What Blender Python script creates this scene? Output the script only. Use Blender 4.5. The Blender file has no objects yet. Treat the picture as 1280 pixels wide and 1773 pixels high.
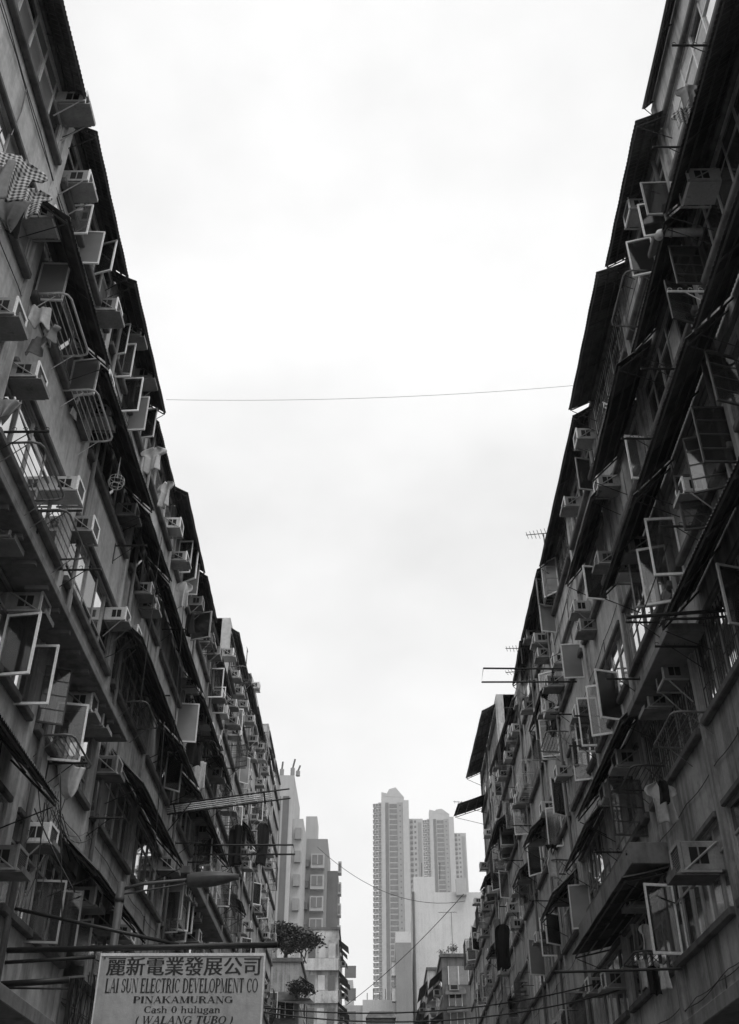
import bpy, bmesh, math, random
from mathutils import Vector, Matrix
R = math.radians
rnd = random.Random(7)
sc = bpy.context.scene
col = sc.collection

# ------------------------------------------------------------------ camera
F, PITCH, YAW, CAMZ = 1832.0, R(35.3), 0.0053, 1.6
cam_d = bpy.data.cameras.new('camera')
cam = bpy.data.objects.new('camera', cam_d)
col.objects.link(cam)
cam.location = (0, 0, CAMZ)
cam.rotation_euler = (R(90) + PITCH, 0, YAW)
cam_d.sensor_fit = 'AUTO'
cam_d.sensor_width = 36
cam_d.lens = F / 1773 * 36
cam_d.clip_start = 0.1
cam_d.clip_end = 5000
sc.camera = cam
CM = Matrix.Rotation(YAW, 3, 'Z') @ Matrix.Rotation(R(90) + PITCH, 3, 'X')
CO = Vector((0, 0, CAMZ))

# ------------------------------------------------------------------ sky, sun, exposure
SUN_EL, SUN_ROT = R(62), R(150)
w = bpy.data.worlds.new('World')
sc.world = w
w.use_nodes = True
nt = w.node_tree
nt.nodes.clear()
def wn(t, **k):
    n = nt.nodes.new(t)
    for a, b in k.items():
        setattr(n, a, b)
    return n
sky = wn('ShaderNodeTexSky', sky_type='NISHITA', sun_disc=False, sun_elevation=SUN_EL, sun_rotation=SUN_ROT)
bw = wn('ShaderNodeRGBToBW')
nt.links.new(sky.outputs[0], bw.inputs[0])
tc = wn('ShaderNodeTexCoord')
mp = wn('ShaderNodeMapping')
mp.inputs['Scale'].default_value = (1.0, 1.0, 1.7)
mp.inputs['Location'].default_value = (0.35, 0.1, 0.62)
nt.links.new(tc.outputs['Generated'], mp.inputs[0])
n1 = wn('ShaderNodeTexNoise')
n1.inputs['Scale'].default_value = 2.1
n1.inputs['Detail'].default_value = 6
n1.inputs['Roughness'].default_value = 0.52
nt.links.new(mp.outputs[0], n1.inputs['Vector'])
cr = wn('ShaderNodeMapRange')
cr.inputs['From Min'].default_value = 0.30
cr.inputs['From Max'].default_value = 0.62
cr.inputs['To Min'].default_value = 7.2
cr.inputs['To Max'].default_value = 9.7
nt.links.new(n1.outputs[0], cr.inputs[0])
mx = wn('ShaderNodeMix', data_type='FLOAT')
mx.inputs['Factor'].default_value = 0.93
nt.links.new(bw.outputs[0], mx.inputs[2])
nt.links.new(cr.outputs[0], mx.inputs[3])
bg = wn('ShaderNodeBackground')
bg.inputs['Strength'].default_value = 0.10
nt.links.new(mx.outputs[0], bg.inputs['Color'])
wo = wn('ShaderNodeOutputWorld')
nt.links.new(bg.outputs[0], wo.inputs[0])
sd = bpy.data.lights.new('sun', 'SUN')
sd.energy = 1.4
sd.angle = R(25)
sun = bpy.data.objects.new('sun', sd)
col.objects.link(sun)
sun.rotation_euler = (R(90) - SUN_EL, 0, R(180) - SUN_ROT)
sc.view_settings.view_transform = 'Standard'
sc.view_settings.look = 'None'
sc.view_settings.exposure = 0.22
sc.view_settings.gamma = 1.0
sc.cycles.max_bounces = 6
sc.cycles.diffuse_bounces = 3
sc.cycles.transparent_max_bounces = 12

# ------------------------------------------------------------------ materials (all greys: the photograph is black and white)
MATS = {}
class N:
    def __init__(s, name):
        m = s.m = bpy.data.materials.new(name)
        m.use_nodes = True
        s.t = m.node_tree
        s.b = s.t.nodes['Principled BSDF']
        MATS[name] = m
    def n(s, t, **k):
        x = s.t.nodes.new(t)
        for a, b in k.items():
            if a in x.inputs:
                x.inputs[a].default_value = b
            else:
                setattr(x, a, b)
        return x
    def l(s, a, b):
        s.t.links.new(a, b)
    def noise(s, scale, detail=4, vec=None, rough=0.55):
        x = s.n('ShaderNodeTexNoise', Scale=scale, Detail=detail, Roughness=rough)
        if vec is not None:
            s.l(vec, x.inputs['Vector'])
        return x.outputs[0]
    def pos(s, scale=(1, 1, 1)):
        g = s.n('ShaderNodeNewGeometry')
        m = s.n('ShaderNodeMapping', Scale=scale)
        s.l(g.outputs['Position'], m.inputs[0])
        return m.outputs[0]
    def rng(s, v, a, b, c, d):
        x = s.n('ShaderNodeMapRange')
        x.inputs[1].default_value, x.inputs[2].default_value = a, b
        x.inputs[3].default_value, x.inputs[4].default_value = c, d
        s.l(v, x.inputs[0])
        return x.outputs[0]
    def mul(s, a, b, op='MULTIPLY'):
        x = s.n('ShaderNodeMath', operation=op)
        s.l(a, x.inputs[0])
        if isinstance(b, (int, float)):
            x.inputs[1].default_value = b
        else:
            s.l(b, x.inputs[1])
        return x.outputs[0]
    def color(s, v):
        s.l(v, s.b.inputs['Base Color'])
    def bump(s, v, st, dist=0.02):
        x = s.n('ShaderNodeBump', Strength=st, Distance=dist)
        s.l(v, x.inputs['Height'])
        s.l(x.outputs[0], s.b.inputs['Normal'])
    def set(s, **k):
        for a, b in k.items():
            s.b.inputs[a.replace('_', ' ')].default_value = b

def g(v):
    return (v, v, v, 1)

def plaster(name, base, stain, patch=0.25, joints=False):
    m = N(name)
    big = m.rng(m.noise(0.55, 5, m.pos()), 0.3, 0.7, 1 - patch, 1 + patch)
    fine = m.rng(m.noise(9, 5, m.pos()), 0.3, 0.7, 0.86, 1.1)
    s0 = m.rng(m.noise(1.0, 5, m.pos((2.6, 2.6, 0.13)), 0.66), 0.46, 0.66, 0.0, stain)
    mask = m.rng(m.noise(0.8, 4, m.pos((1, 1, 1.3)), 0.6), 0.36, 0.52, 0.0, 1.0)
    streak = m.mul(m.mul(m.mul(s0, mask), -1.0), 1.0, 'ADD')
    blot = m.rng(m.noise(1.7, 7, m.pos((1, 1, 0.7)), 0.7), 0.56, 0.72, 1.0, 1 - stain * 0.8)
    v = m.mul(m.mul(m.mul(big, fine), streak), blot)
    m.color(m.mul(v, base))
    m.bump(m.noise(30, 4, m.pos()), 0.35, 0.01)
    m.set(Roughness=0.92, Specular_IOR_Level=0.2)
    return m.m

def metal(name, base, rough=0.5, var=0.35, met=0.0, scale=3.0):
    m = N(name)
    a = m.rng(m.noise(scale, 5, m.pos((1, 1, 0.6))), 0.3, 0.7, 1 - var, 1 + var)
    b = m.rng(m.noise(28, 3, m.pos()), 0.35, 0.7, 1.06, 0.86)
    v = m.mul(m.mul(a, b), base)
    if name.startswith('case'):                       # every unit has aged differently
        oi = m.n('ShaderNodeObjectInfo')
        v = m.mul(v, m.rng(oi.outputs['Random'], 0, 1, .5, 1.2))
        rust = m.rng(m.noise(6, 6, m.pos((1, 1, .35)), .7), .58, .72, 1, .45)
        v = m.mul(v, rust)
    if name.startswith('tin'):                        # sheets of different age side by side
        sx = m.n('ShaderNodeSeparateXYZ')
        m.l(m.pos((1, 1.25, 1)), sx.inputs[0])
        fl = m.mul(sx.outputs[1], 1.0, 'FLOOR')
        wnn = m.n('ShaderNodeTexWhiteNoise', noise_dimensions='1D')
        m.l(fl, wnn.inputs['W'])
        v = m.mul(v, m.rng(wnn.outputs[0], 0, 1, .55, 1.5))
    m.color(v)
    m.set(Roughness=rough, Metallic=met, Specular_IOR_Level=0.35)
    return m.m

def glass(name, base, rough, ior=1.5, met=0.0):
    m = N(name)
    m.color(m.rng(m.noise(1.3, 3, m.pos()), 0.3, 0.7, base * 0.75, base * 1.2))
    m.set(Roughness=rough, IOR=ior, Metallic=met)
    m.bump(m.noise(1.6, 2, m.pos()), 0.08, 0.03)
    return m.m

plaster('plaster_pale', 0.54, 0.4, 0.08)
plaster('plaster_grey', 0.47, 0.6, 0.25)
plaster('plaster_mid', 0.48, 0.65, 0.25)
plaster('plaster_dark', 0.35, 0.65, 0.3)
plaster('concrete_patched', 0.42, 0.7, 0.5)
plaster('concrete_slab', 0.22, 0.5, 0.25)
plaster('ledge_render', 0.14, 0.5, 0.25)
plaster('tower_pale', 0.44, 0.10, 0.06)
plaster('tower_grey', 0.28, 0.10, 0.06)
plaster('tower_dark', 0.15, 0.15, 0.1)
plaster('blank_wall', 0.60, 0.14, 0.05)
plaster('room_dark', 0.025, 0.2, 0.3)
metal('tin_dark', 0.06, 0.6, 0.5)
metal('tin_grey', 0.10, 0.55, 0.45)
metal('tin_light', 0.15, 0.6, 0.35)
metal('steel_black', 0.018, 0.5, 0.3)
metal('lamp_paint', 0.07, 0.5, 0.5)
metal('pipe_grey', 0.16, 0.45, 0.3)
metal('aluminium', 0.68, 0.4, 0.2)
metal('frame_dull', 0.32, 0.5, 0.3)
metal('frame_dark', 0.06, 0.5, 0.3)
metal('case_pale', 0.5, 0.5, 0.15)
metal('case_grey', 0.33, 0.55, 0.25)
metal('case_dirty', 0.22, 0.65, 0.4)
metal('rim_white', 0.85, 0.4, 0.12)
metal('fin_grey', 0.11, 0.5, 0.25)
metal('vent_black', 0.008, 0.7, 0.2)
metal('asphalt', 0.05, 0.9, 0.2)
metal('paving', 0.2, 0.9, 0.2)
glass('glass_dark', 0.03, 0.06, 1.9)
glass('glass_clear', 0.45, 0.05, 1.6, 0.5)
glass('glass_bright', 0.66, 0.07, 1.5, 0.9)
glass('glass_frosted', 0.22, 0.32)
glass('glass_tower', 0.10, 0.08, 1.8)
plaster('curtain_pale', 0.55, 0.15, 0.2)
plaster('curtain_grey', 0.22, 0.2, 0.3)
m = N('glass_sash')
fr = m.n('ShaderNodeFresnel', IOR=1.7)
tr = m.n('ShaderNodeBsdfTransparent', Color=g(0.72))
gl = m.n('ShaderNodeBsdfGlossy', Color=g(0.9), Roughness=0.05)
df = m.n('ShaderNodeBsdfDiffuse', Color=g(0.18))
ms = m.n('ShaderNodeMixShader')
ms.inputs[0].default_value = 0.10
m.l(tr.outputs[0], ms.inputs[1]); m.l(df.outputs[0], ms.inputs[2])
ms2 = m.n('ShaderNodeMixShader')
m.l(fr.outputs[0], ms2.inputs[0]); m.l(ms.outputs[0], ms2.inputs[1]); m.l(gl.outputs[0], ms2.inputs[2])
m.l(ms2.outputs[0], m.t.nodes['Material Output'].inputs[0])
def cloth_mat(name, base, check=None):
    m = N(name)
    f = m.rng(m.noise(14, 4, m.pos()), 0.3, 0.7, 0.85, 1.12)
    if check:
        tcn = m.n('ShaderNodeTexCoord')
        wv = m.n('ShaderNodeTexWave', Scale=check)
        m.l(tcn.outputs['Object'], wv.inputs['Vector'])
        wz = m.n('ShaderNodeTexWave', Scale=check, bands_direction='Z')
        m.l(tcn.outputs['Object'], wz.inputs['Vector'])
        c = m.rng(m.mul(wv.outputs[1], wz.outputs[1], 'ADD'), 0.5, 1.5, 0.12, 1.0)
        f = m.mul(f, c)
    m.color(m.mul(f, base))
    m.set(Roughness=0.95, Specular_IOR_Level=0.1)
cloth_mat('cloth_white', 0.52)
cloth_mat('cloth_grey', 0.25)
cloth_mat('cloth_black', 0.02)
cloth_mat('cloth_check', 0.55, 4.6)
m = N('leaf')
m.color(m.rng(m.noise(3, 3, m.pos()), 0.3, 0.7, 0.025, 0.075))
m.set(Roughness=0.7)
m = N('bark'); m.color(m.rng(m.noise(9, 3, m.pos((1, 1, .3))), 0.3, 0.7, 0.05, 0.14)); m.set(Roughness=0.95)
plaster('sign_face', 0.40, 0.35, 0.12)
m = N('sign_ink'); m.set(Base_Color=g(0.015), Roughness=0.6)

# ------------------------------------------------------------------ mesh helpers
class MB:
    def __init__(s):
        s.v, s.f, s.mi, s.mats = [], [], [], []
    def m(s, name):
        if name not in s.mats:
            s.mats.append(name)
        return s.mats.index(name)
    def face(s, pts, mat):
        i = len(s.v)
        s.v += [tuple(p) for p in pts]
        s.f.append(tuple(range(i, i + len(pts))))
        s.mi.append(s.m(mat))
    def hexa(s, p, mat):
        i = len(s.v)
        s.v += [tuple(q) for q in p]
        k = s.m(mat)
        for q in ((0, 3, 2, 1), (4, 5, 6, 7), (0, 1, 5, 4), (1, 2, 6, 5), (2, 3, 7, 6), (3, 0, 4, 7)):
            s.f.append(tuple(i + a for a in q))
            s.mi.append(k)
    def box(s, a, b, mat):
        x0, x1 = sorted((a[0], b[0])); y0, y1 = sorted((a[1], b[1])); z0, z1 = sorted((a[2], b[2]))
        s.hexa(((x0, y0, z0), (x1, y0, z0), (x1, y1, z0), (x0, y1, z0), (x0, y0, z1), (x1, y0, z1), (x1, y1, z1), (x0, y1, z1)), mat)
    def tube(s, pts, r, mat, n=6):
        pts = [Vector(p) for p in pts]
        k = s.m(mat)
        base = len(s.v)
        for i, p in enumerate(pts):
            d = (pts[min(i + 1, len(pts) - 1)] - pts[max(i - 1, 0)]).normalized()
            u = d.cross(Vector((0, 0, 1)))
            if u.length < 0.05:
                u = d.cross(Vector((1, 0, 0)))
            u.normalize()
            q = d.cross(u)
            for j in range(n):
                a = 2 * math.pi * j / n
                s.v.append(tuple(p + u * (r * math.cos(a)) + q * (r * math.sin(a))))
        for i in range(len(pts) - 1):
            for j in range(n):
                a, b = base + i * n + j, base + i * n + (j + 1) % n
                s.f.append((a, b, b + n, a + n)); s.mi.append(k)
        s.f.append(tuple(base + j for j in range(n))[::-1]); s.mi.append(k)
        e = base + (len(pts) - 1) * n
        s.f.append(tuple(e + j for j in range(n))); s.mi.append(k)
    def build(s, name, parent=None, loc=None, rot=0, smooth=False, bevel=0):
        me = bpy.data.meshes.new(name)
        off = Vector((0, 0, 0))
        if parent is not None and loc is None:
            off = parent.location        # vertices given in world coordinates
        me.from_pydata([tuple(Vector(p) - off) for p in s.v] if off.length else s.v, [], s.f)
        for x in s.mats:
            me.materials.append(MATS[x])
        me.polygons.foreach_set('material_index', s.mi)
        if smooth:
            me.polygons.foreach_set('use_smooth', [True] * len(me.polygons))
        bm = bmesh.new(); bm.from_mesh(me)
        bmesh.ops.recalc_face_normals(bm, faces=bm.faces)
        if bevel:
            bmesh.ops.bevel(bm, geom=bm.edges[:], offset=bevel, segments=1, affect='EDGES', clamp_overlap=True)
        bm.to_mesh(me); bm.free()
        o = bpy.data.objects.new(name, me)
        col.objects.link(o)
        if loc is not None:
            o.location = loc
            o.rotation_euler.z = rot
        if parent is not None:
            o.parent = parent
        return o

def empty(name, loc, rz=0):
    o = bpy.data.objects.new(name, None)
    col.objects.link(o)
    o.location = loc
    o.rotation_euler.z = rz
    o.empty_display_size = 0.2
    return o
def tag(o, label, cat, group=None, kind=None):
    if label: o['label'] = label
    if cat: o['category'] = cat
    if group: o['group'] = group
    if kind: o['kind'] = kind
    return o
KIDS = {}
def copy_tree(o, parent=None):
    c = o.copy(); col.objects.link(c)
    if parent is not None:
        c.parent = parent
    for ch in o.children:
        copy_tree(ch, c)
    return c

WL, WR = 5.7, 5.5
def wallx(s): return -WL if s < 0 else WR
def P(s, y, out, z):                     # facade coordinates: out = metres from the wall towards the street
    return (s * (abs(wallx(s)) - out), y, z)
def ray(u, v):
    d = CM @ Vector(((u - 640) / F, -(v - 886.5) / F, -1))
    return d
def on_wall(s, u, v, out=0.0):
    d = ray(u, v)
    t = s * (abs(wallx(s)) - out) / d.x
    return CO + d * t
def at_y(u, v, y):
    d = ray(u, v)
    return CO + d * (y / d.y)

# ------------------------------------------------------------------ ground
b = MB(); b.box((-400, -120, -0.3), (400, 700, -0.004), 'paving'); tag(b.build('ground'), None, None, None, 'structure')
b = MB(); b.box((-3.6, -60, -0.004), (3.4, 400, 0.0), 'asphalt'); tag(b.build('road'), None, None, None, 'structure')
for x0, x1 in ((-5.7, -3.6), (3.4, 5.5)):
    b = MB(); b.box((x0, -60, 0.0), (x1, 62, 0.13), 'paving'); tag(b.build('pavement'), None, None, None, 'structure')

# ------------------------------------------------------------------ terraces
SILL = [16.1, 13.15, 10.2, 7.3, 4.4, 1.5]          # above the camera
SILL = [z + CAMZ for z in SILL]
BUILD = []                                          # (side, y0, y1, root)
def owner(s, y):
    best = None
    for q in BUILD:
        if q[0] == s and (best is None or abs((q[1] + q[2]) / 2 - y) < abs((best[1] + best[2]) / 2 - y)):
            best = q
    return best[3]

def corrugated(name, s, y0, y1, e0, e1, attach, mat, root, kind='tin', shift=0.0):
    """awning from the wall down to an outer edge running (out, z) e0 at y0 to e1 at y1"""
    b = MB()
    n = max(4, int((y1 - y0) / 0.045)) if kind == 'tin' else 6
    amp = 0.018 if kind == 'tin' else 0.0
    rows = 4
    k = b.m(mat)
    def pt(i, r, dz):
        t = i / n
        y = y0 + (y1 - y0) * t
        out = e0[0] + (e1[0] - e0[0]) * t
        z = e0[1] + (e1[1] - e0[1]) * t
        q = r / rows
        sag = -0.015 * math.sin(math.pi * q) + 0.006 * math.sin(t * 5 + shift) * q
        za = attach + (0.0 if kind == 'tin' else 0.0)
        wob = amp * (1 if i % 2 else -1)
        eo = 0.004 * math.sin(t * 23 + shift) * (q > 0.9)
        return P(s, y, 0.02 + (out - 0.02 + eo) * q, za + (z - za) * q + sag + wob + dz)
    th = 0.006 if kind == 'tin' else 0.03
    for side_ in (0, 1):
        base = len(b.v)
        for r in range(rows + 1):
            for i in range(n + 1):
                b.v.append(pt(i, r, th if side_ else 0))
        for r in range(rows):
            for i in range(n):
                a = base + r * (n + 1) + i
                b.f.append((a, a + 1, a + n + 2, a + n + 1)); b.mi.append(k)
    h = (rows + 1) * (n + 1)
    for i in range(n):
        a = rows * (n + 1) + i
        b.f.append((a, a + 1, a + 1 + h, a + h)); b.mi.append(k)
    for i in (0, n):
        for r in range(rows):
            a = r * (n + 1) + i
            c = a + n + 1
            b.f.append((a, c, c + h, a + h)); b.mi.append(k)
    o = b.build(name, root)
    # purlins and struts carrying it
    f = MB()
    for q in (0.3, 0.62, 0.93):
        p0 = P(s, y0 + .05, e0[0] * q, attach + (e0[1] - attach) * q - 0.07)
        p1 = P(s, y1 - .05, e1[0] * q, attach + (e1[1] - attach) * q - 0.07)
        f.tube([p0, p1], 0.02, 'frame_dark', 4)
    m_ = max(2, int((y1 - y0) / 1.4))
    for i in range(m_ + 1):
        t = i / m_
        y = y0 + .08 + (y1 - y0 - .16) * t
        out = e0[0] + (e1[0] - e0[0]) * t
        z = e0[1] + (e1[1] - e0[1]) * t
        f.tube([P(s, y, 0.01, attach - .1), P(s, y, out * .95, z - .09)], 0.018, 'frame_dark', 4)
        if i in (0, m_):
            f.tube([P(s, y, 0.01, z - .45), P(s, y, out * .9, z - .11)], 0.012, 'steel_black', 4)
    fo = f.build('awning_frame', root)
    fo.parent = o
    fo.location = (0, 0, 0)
    return o

def awn(s, y0, y1, r0, r1, z, mat='tin_dark', rise=0.75, kind='tin'):
    """outer edge at height z above the camera; its distance from the wall follows from the ratio z / x"""
    root = owner(s, (y0 + y1) / 2)
    W = abs(wallx(s))
    return corrugated('awning', s, y0, y1, (W - z / r0, z + CAMZ), (W - z / r1, z + CAMZ), z + rise + CAMZ, mat, root, kind, rnd.random() * 6)

def slab(s, y0, y1, out, z0, z1, mat='concrete_slab', stubs=False):
    root = owner(s, (y0 + y1) / 2)
    b = MB()
    b.box(P(s, y0, 0.0, z0 + CAMZ), P(s, y1, out, z1 + CAMZ), mat)
    o = b.build('canopy_slab', root, bevel=0.012)
    if stubs:
        y = y0 + .4
        while y < y1 - .2:
            k = MB()
            k.box(P(s, y, out - .42, z0 + CAMZ - .07), P(s, y + .09, out - .06, z0 + CAMZ), 'concrete_slab')
            y += 0.72
            q = k.build('slab_rib', root); q.parent = o; q.location = (0, 0, 0)
    return o

def window(s, ya, yb, z0, z1, root, style, n=None):
    """one window strip: panes (object), frame and sometimes a grille as its sub-parts"""
    n = n or max(2, round((yb - ya) / rnd.uniform(0.55, 0.8)))
    fm = 'aluminium' if z0 > 16 else style['frame']
    fb, pb = MB(), MB()
    zt = z0 + (z1 - z0) * rnd.choice((0.68, 0.72, 0.3, 0.7))
    d0, d1 = -0.085, -0.03
    t = 0.02
    fb.box(P(s, ya, d0, z0), P(s, yb, d1, z0 + 2 * t), fm)
    fb.box(P(s, ya, d0, z1 - 2 * t), P(s, yb, d1, z1), fm)
    fb.box(P(s, ya + .01, d0 + .004, zt - t), P(s, yb - .01, d1 - .004, zt + t), fm)
    for i in range(n + 1):
        y = ya + (yb - ya) * i / n
        y = min(max(y, ya + t), yb - t)
        fb.box(P(s, y - t, d0 - .002, z0 + .002), P(s, y + t, d1 + .003, z1 - .002), fm)
    pool = style.get('by', {}).get(min(range(len(SILL)), key=lambda i: abs(SILL[i] - z0)), style['panes'])
    base = rnd.choice(pool)
    same = style.get('same', .6)
    for i in range(n):
        y0_, y1_ = ya + (yb - ya) * i / n, ya + (yb - ya) * (i + 1) / n
        for (za, zb) in ((z0, zt), (zt, z1)):
            mt = base if rnd.random() < same else rnd.choice(pool)
            k0, k1 = rnd.uniform(-.012, .012), rnd.uniform(-.012, .012)
            kz = rnd.uniform(-.01, .01)
            pb.face((P(s, y0_, d0 + .03 + k0, za), P(s, y1_, d0 + .03 + k1, za), P(s, y1_, d0 + .03 + k1 + kz, zb), P(s, y0_, d0 + .03 + k0 + kz, zb)), mt)
    win = pb.build('window', root)
    f = fb.build('frame', root); f.parent = win; f.location = (0, 0, 0)
    if rnd.random() < style.get('grille', .25):
        gb = MB()
        y = ya + .06
        while y < yb:
            gb.tube([P(s, y, -.015, z0), P(s, y, -.015, z1)], 0.011, style.get('bar', 'frame_dark'), 4)
            y += .155
        gb.tube([P(s, ya, -.013, z0 + .5), P(s, yb, -.013, z0 + .5)], 0.012, style.get('bar', 'frame_dark'), 4)
        q = gb.build('grille', root); q.parent = win; q.location = (0, 0, 0)
    return win

def terrace(s, y0, y1, label, wall, style, sills=None, roof=None, bays=2, depth=9.0, gable=None, pil=0.42):
    root = empty('terrace_building', (wallx(s), (y0 + y1) / 2, 0))
    tag(root, label, 'building', 'old terraces lining the street')
    BUILD.append((s, y0, y1, root))
    sills = sills or SILL
    roof = roof or SILL[0] + 1.75
    H = 1.42
    core = MB()
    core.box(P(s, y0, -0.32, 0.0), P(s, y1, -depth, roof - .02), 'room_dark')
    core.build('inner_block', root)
    if True:
        e = MB()
        for y in ((y0, y0 + .2), (y1 - .2, y1)):
            e.box(P(s, y[0], -0.319, 0.0), P(s, y[1], -depth - .02, roof), gable or wall)
        e.box(P(s, y0 + .2, -.319, roof - .019), P(s, y1 - .2, -depth, roof), wall)
        e.build('end_wall', root)
    wl = MB()
    zb = 0.0
    order = sorted(sills)
    for z in order:
        wl.box(P(s, y0, -0.32, zb), P(s, y1, 0, z), wall)
        zb = z + H
    wl.box(P(s, y0, -0.32, zb), P(s, y1, 0, roof), wall)
    wl.build('wall', root)
    bw_ = (y1 - y0) / bays
    pl = MB()
    for i in range(bays + 1):
        y = y0 + bw_ * i
        a, c = max(y0 + .001, y - pil / 2), min(y1 - .001, y + pil / 2)
        for k, z in enumerate(order):
            pl.box(P(s, a, -0.31, z), P(s, c, 0.0, z + H), wall)
        pl.box(P(s, a + .08 * (i > 0), 0.001, 2.6), P(s, c - .08 * (i < bays), 0.055, roof - .3), wall)
    pl.build('pilaster', root)
    # sill and head ledges
    for z in order:
        for i in range(bays):
            ya, yb = y0 + bw_ * i + pil / 2 - .05, y0 + bw_ * (i + 1) - pil / 2 + .05
            lb = MB()
            lb.box(P(s, ya, 0.002, z - .12), P(s, yb, style.get('ledge', .13), z + .012), style.get('ledge_mat', 'ledge_render'))
            lb.box(P(s, ya + .06, 0.002, z + H - .02), P(s, yb - .06, 0.085, z + H + .09), style.get('ledge_mat', 'ledge_render'))
            lb.build('ledge', root, bevel=.02)
            wa, wb = y0 + bw_ * i + pil / 2, y0 + bw_ * (i + 1) - pil / 2
            segs = [(wa, wb)]
            if rnd.random() < style.get('infill', .35):          # part of the opening walled up
                c = rnd.uniform(.55, .8)
                fl = MB()
                if rnd.random() < .5:
                    m_ = wa + (wb - wa) * c
                    fl.box(P(s, m_, -.31, z + .003), P(s, wb, -.015, z + H - .003), wall)
                    segs = [(wa, m_)]
                else:
                    m_ = wb - (wb - wa) * c
                    fl.box(P(s, wa, -.31, z + .003), P(s, m_, -.015, z + H - .003), wall)
                    segs = [(m_, wb)]
                fl.build('infill_panel', root)
            for a, c in segs:
                window(s, a, c, z + .013, z + H, root, style)
    # wires clipped along the wall
    for z in order[1:]:
        if rnd.random() < .75:
            wz = z - rnd.uniform(.25, 1.1)
            wb_ = MB()
            for q in range(rnd.choice((1, 1, 2, 3))):
                pts = []
                for i in range(25):
                    y = y0 + (y1 - y0) * i / 24
                    pts.append(P(s, y, .03 + .01 * q, wz + .04 * q - .06 * abs(math.sin(i * .55 + q)) + .03 * math.sin(i * .2 + z)))
                wb_.tube(pts, .009, 'frame_dark', 4)
            yv = y0 + rnd.uniform(.5, y1 - y0 - .5)
            wb_.tube([P(s, yv, .04, wz), P(s, yv + .02, .06, wz - .6), P(s, yv - .03, .05, wz - 1.3)], .012, 'frame_dark', 4)
            wb_.build('wall_wire', root)
    # drain pipes
    pp = MB()
    for i in range(bays):
        y = y0 + bw_ * (i + .0) + rnd.uniform(.25, .5)
        if rnd.random() < .6:
            pp.tube([P(s, y, .11, 2.5), P(s, y, .11, roof - .6)], .045, 'pipe_grey', 6)
            y += .16
            pp.tube([P(s, y, .09, 2.5), P(s, y, .09, sills[rnd.randrange(1, 4)])], .03, 'pipe_grey', 6)
    if pp.v:
        pp.build('drain_pipe', root, smooth=True)
    return root

BR = ['glass_bright'] * 6 + ['glass_clear', 'glass_clear', 'curtain_pale', 'glass_dark']
PP = ['curtain_pale', 'curtain_pale', 'glass_dark', 'glass_clear']
MX = ['glass_dark', 'glass_clear', 'glass_clear', 'curtain_grey', 'glass_bright', 'glass_dark']
DK = ['glass_dark', 'glass_dark', 'glass_clear', 'curtain_grey']
st_near = dict(frame='frame_dull', same=.8, panes=MX, by={0: DK, 2: BR, 3: BR, 4: BR}, grille=.1, infill=.15)
st_lite = dict(frame='aluminium', panes=MX, by={2: BR, 3: BR}, grille=.25, bar='frame_dull', infill=.3)
st_right = dict(frame='frame_dull', same=.75, panes=MX, by={0: BR, 1: PP, 2: BR, 3: BR, 5: DK}, grille=.1, infill=.15)
terrace(-1, 3.6, 12.0, 'pale plastered terrace nearest on the side with the shop sign', 'plaster_pale', st_near)
terrace(-1, 12.0, 20.4, 'pale terrace whose wall carries the projecting electric company sign', 'plaster_pale', st_near)
terrace(-1, 20.4, 28.8, 'terrace behind the street lamp head, with two stepped tin roof awnings', 'plaster_mid', st_near)
terrace(-1, 28.8, 36.6, 'streaked terrace where the slatted empty sign frame sticks out', 'plaster_mid', st_lite)
X0 = [20.3] + SILL
X00 = [20.65] + SILL
X000 = [23.4, 20.65] + SILL
terrace(-1, 36.6, 44.8, 'taller stained terrace with a gutter-edged flat roof and rooftop rod', 'plaster_grey', st_lite, X0, 22.4)
terrace(-1, 44.8, 53.0, 'taller terrace crowded with air conditioners, second from the side street', 'plaster_mid', st_lite, X00, 23.9)
terrace(-1, 53.0, 61.2, 'last terrace before the side street, wire cage at its roof edge', 'plaster_grey', st_lite, X000, 25.2)
terrace(1, 4.2, 12.4, 'dark terrace nearest on the side without the shop sign, smooth panelled eaves', 'plaster_grey', dict(st_right, grille=0, same=.85, infill=0), None, 20.3)
terrace(1, 12.4, 20.5, 'streaked dark terrace with a large air conditioner low on its wall', 'plaster_dark', st_right)
terrace(1, 20.5, 28.7, 'grey terrace where the empty rectangular sign frame sticks out', 'plaster_grey', st_right)
terrace(1, 28.7, 36.2, 'grey terrace with television aerials along its tin eaves', 'plaster_mid', st_lite)
terrace(1, 36.2, 44.0, 'terrace with a sagging roof canopy, beside the patched concrete pier', 'plaster_mid', st_lite, None, 19.8)
X1 = [20.2] + SILL
terrace(1, 44.0, 52.6, 'tall terrace with patched blotchy concrete piers and a ribbed eave', 'concrete_patched', st_lite, X1, 22.6)
terrace(1, 52.6, 66.0, 'last terrace before the cross street, one flap awning at its top corner', 'plaster_dark', st_lite, SILL[1:], 17.0, 3)

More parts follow.
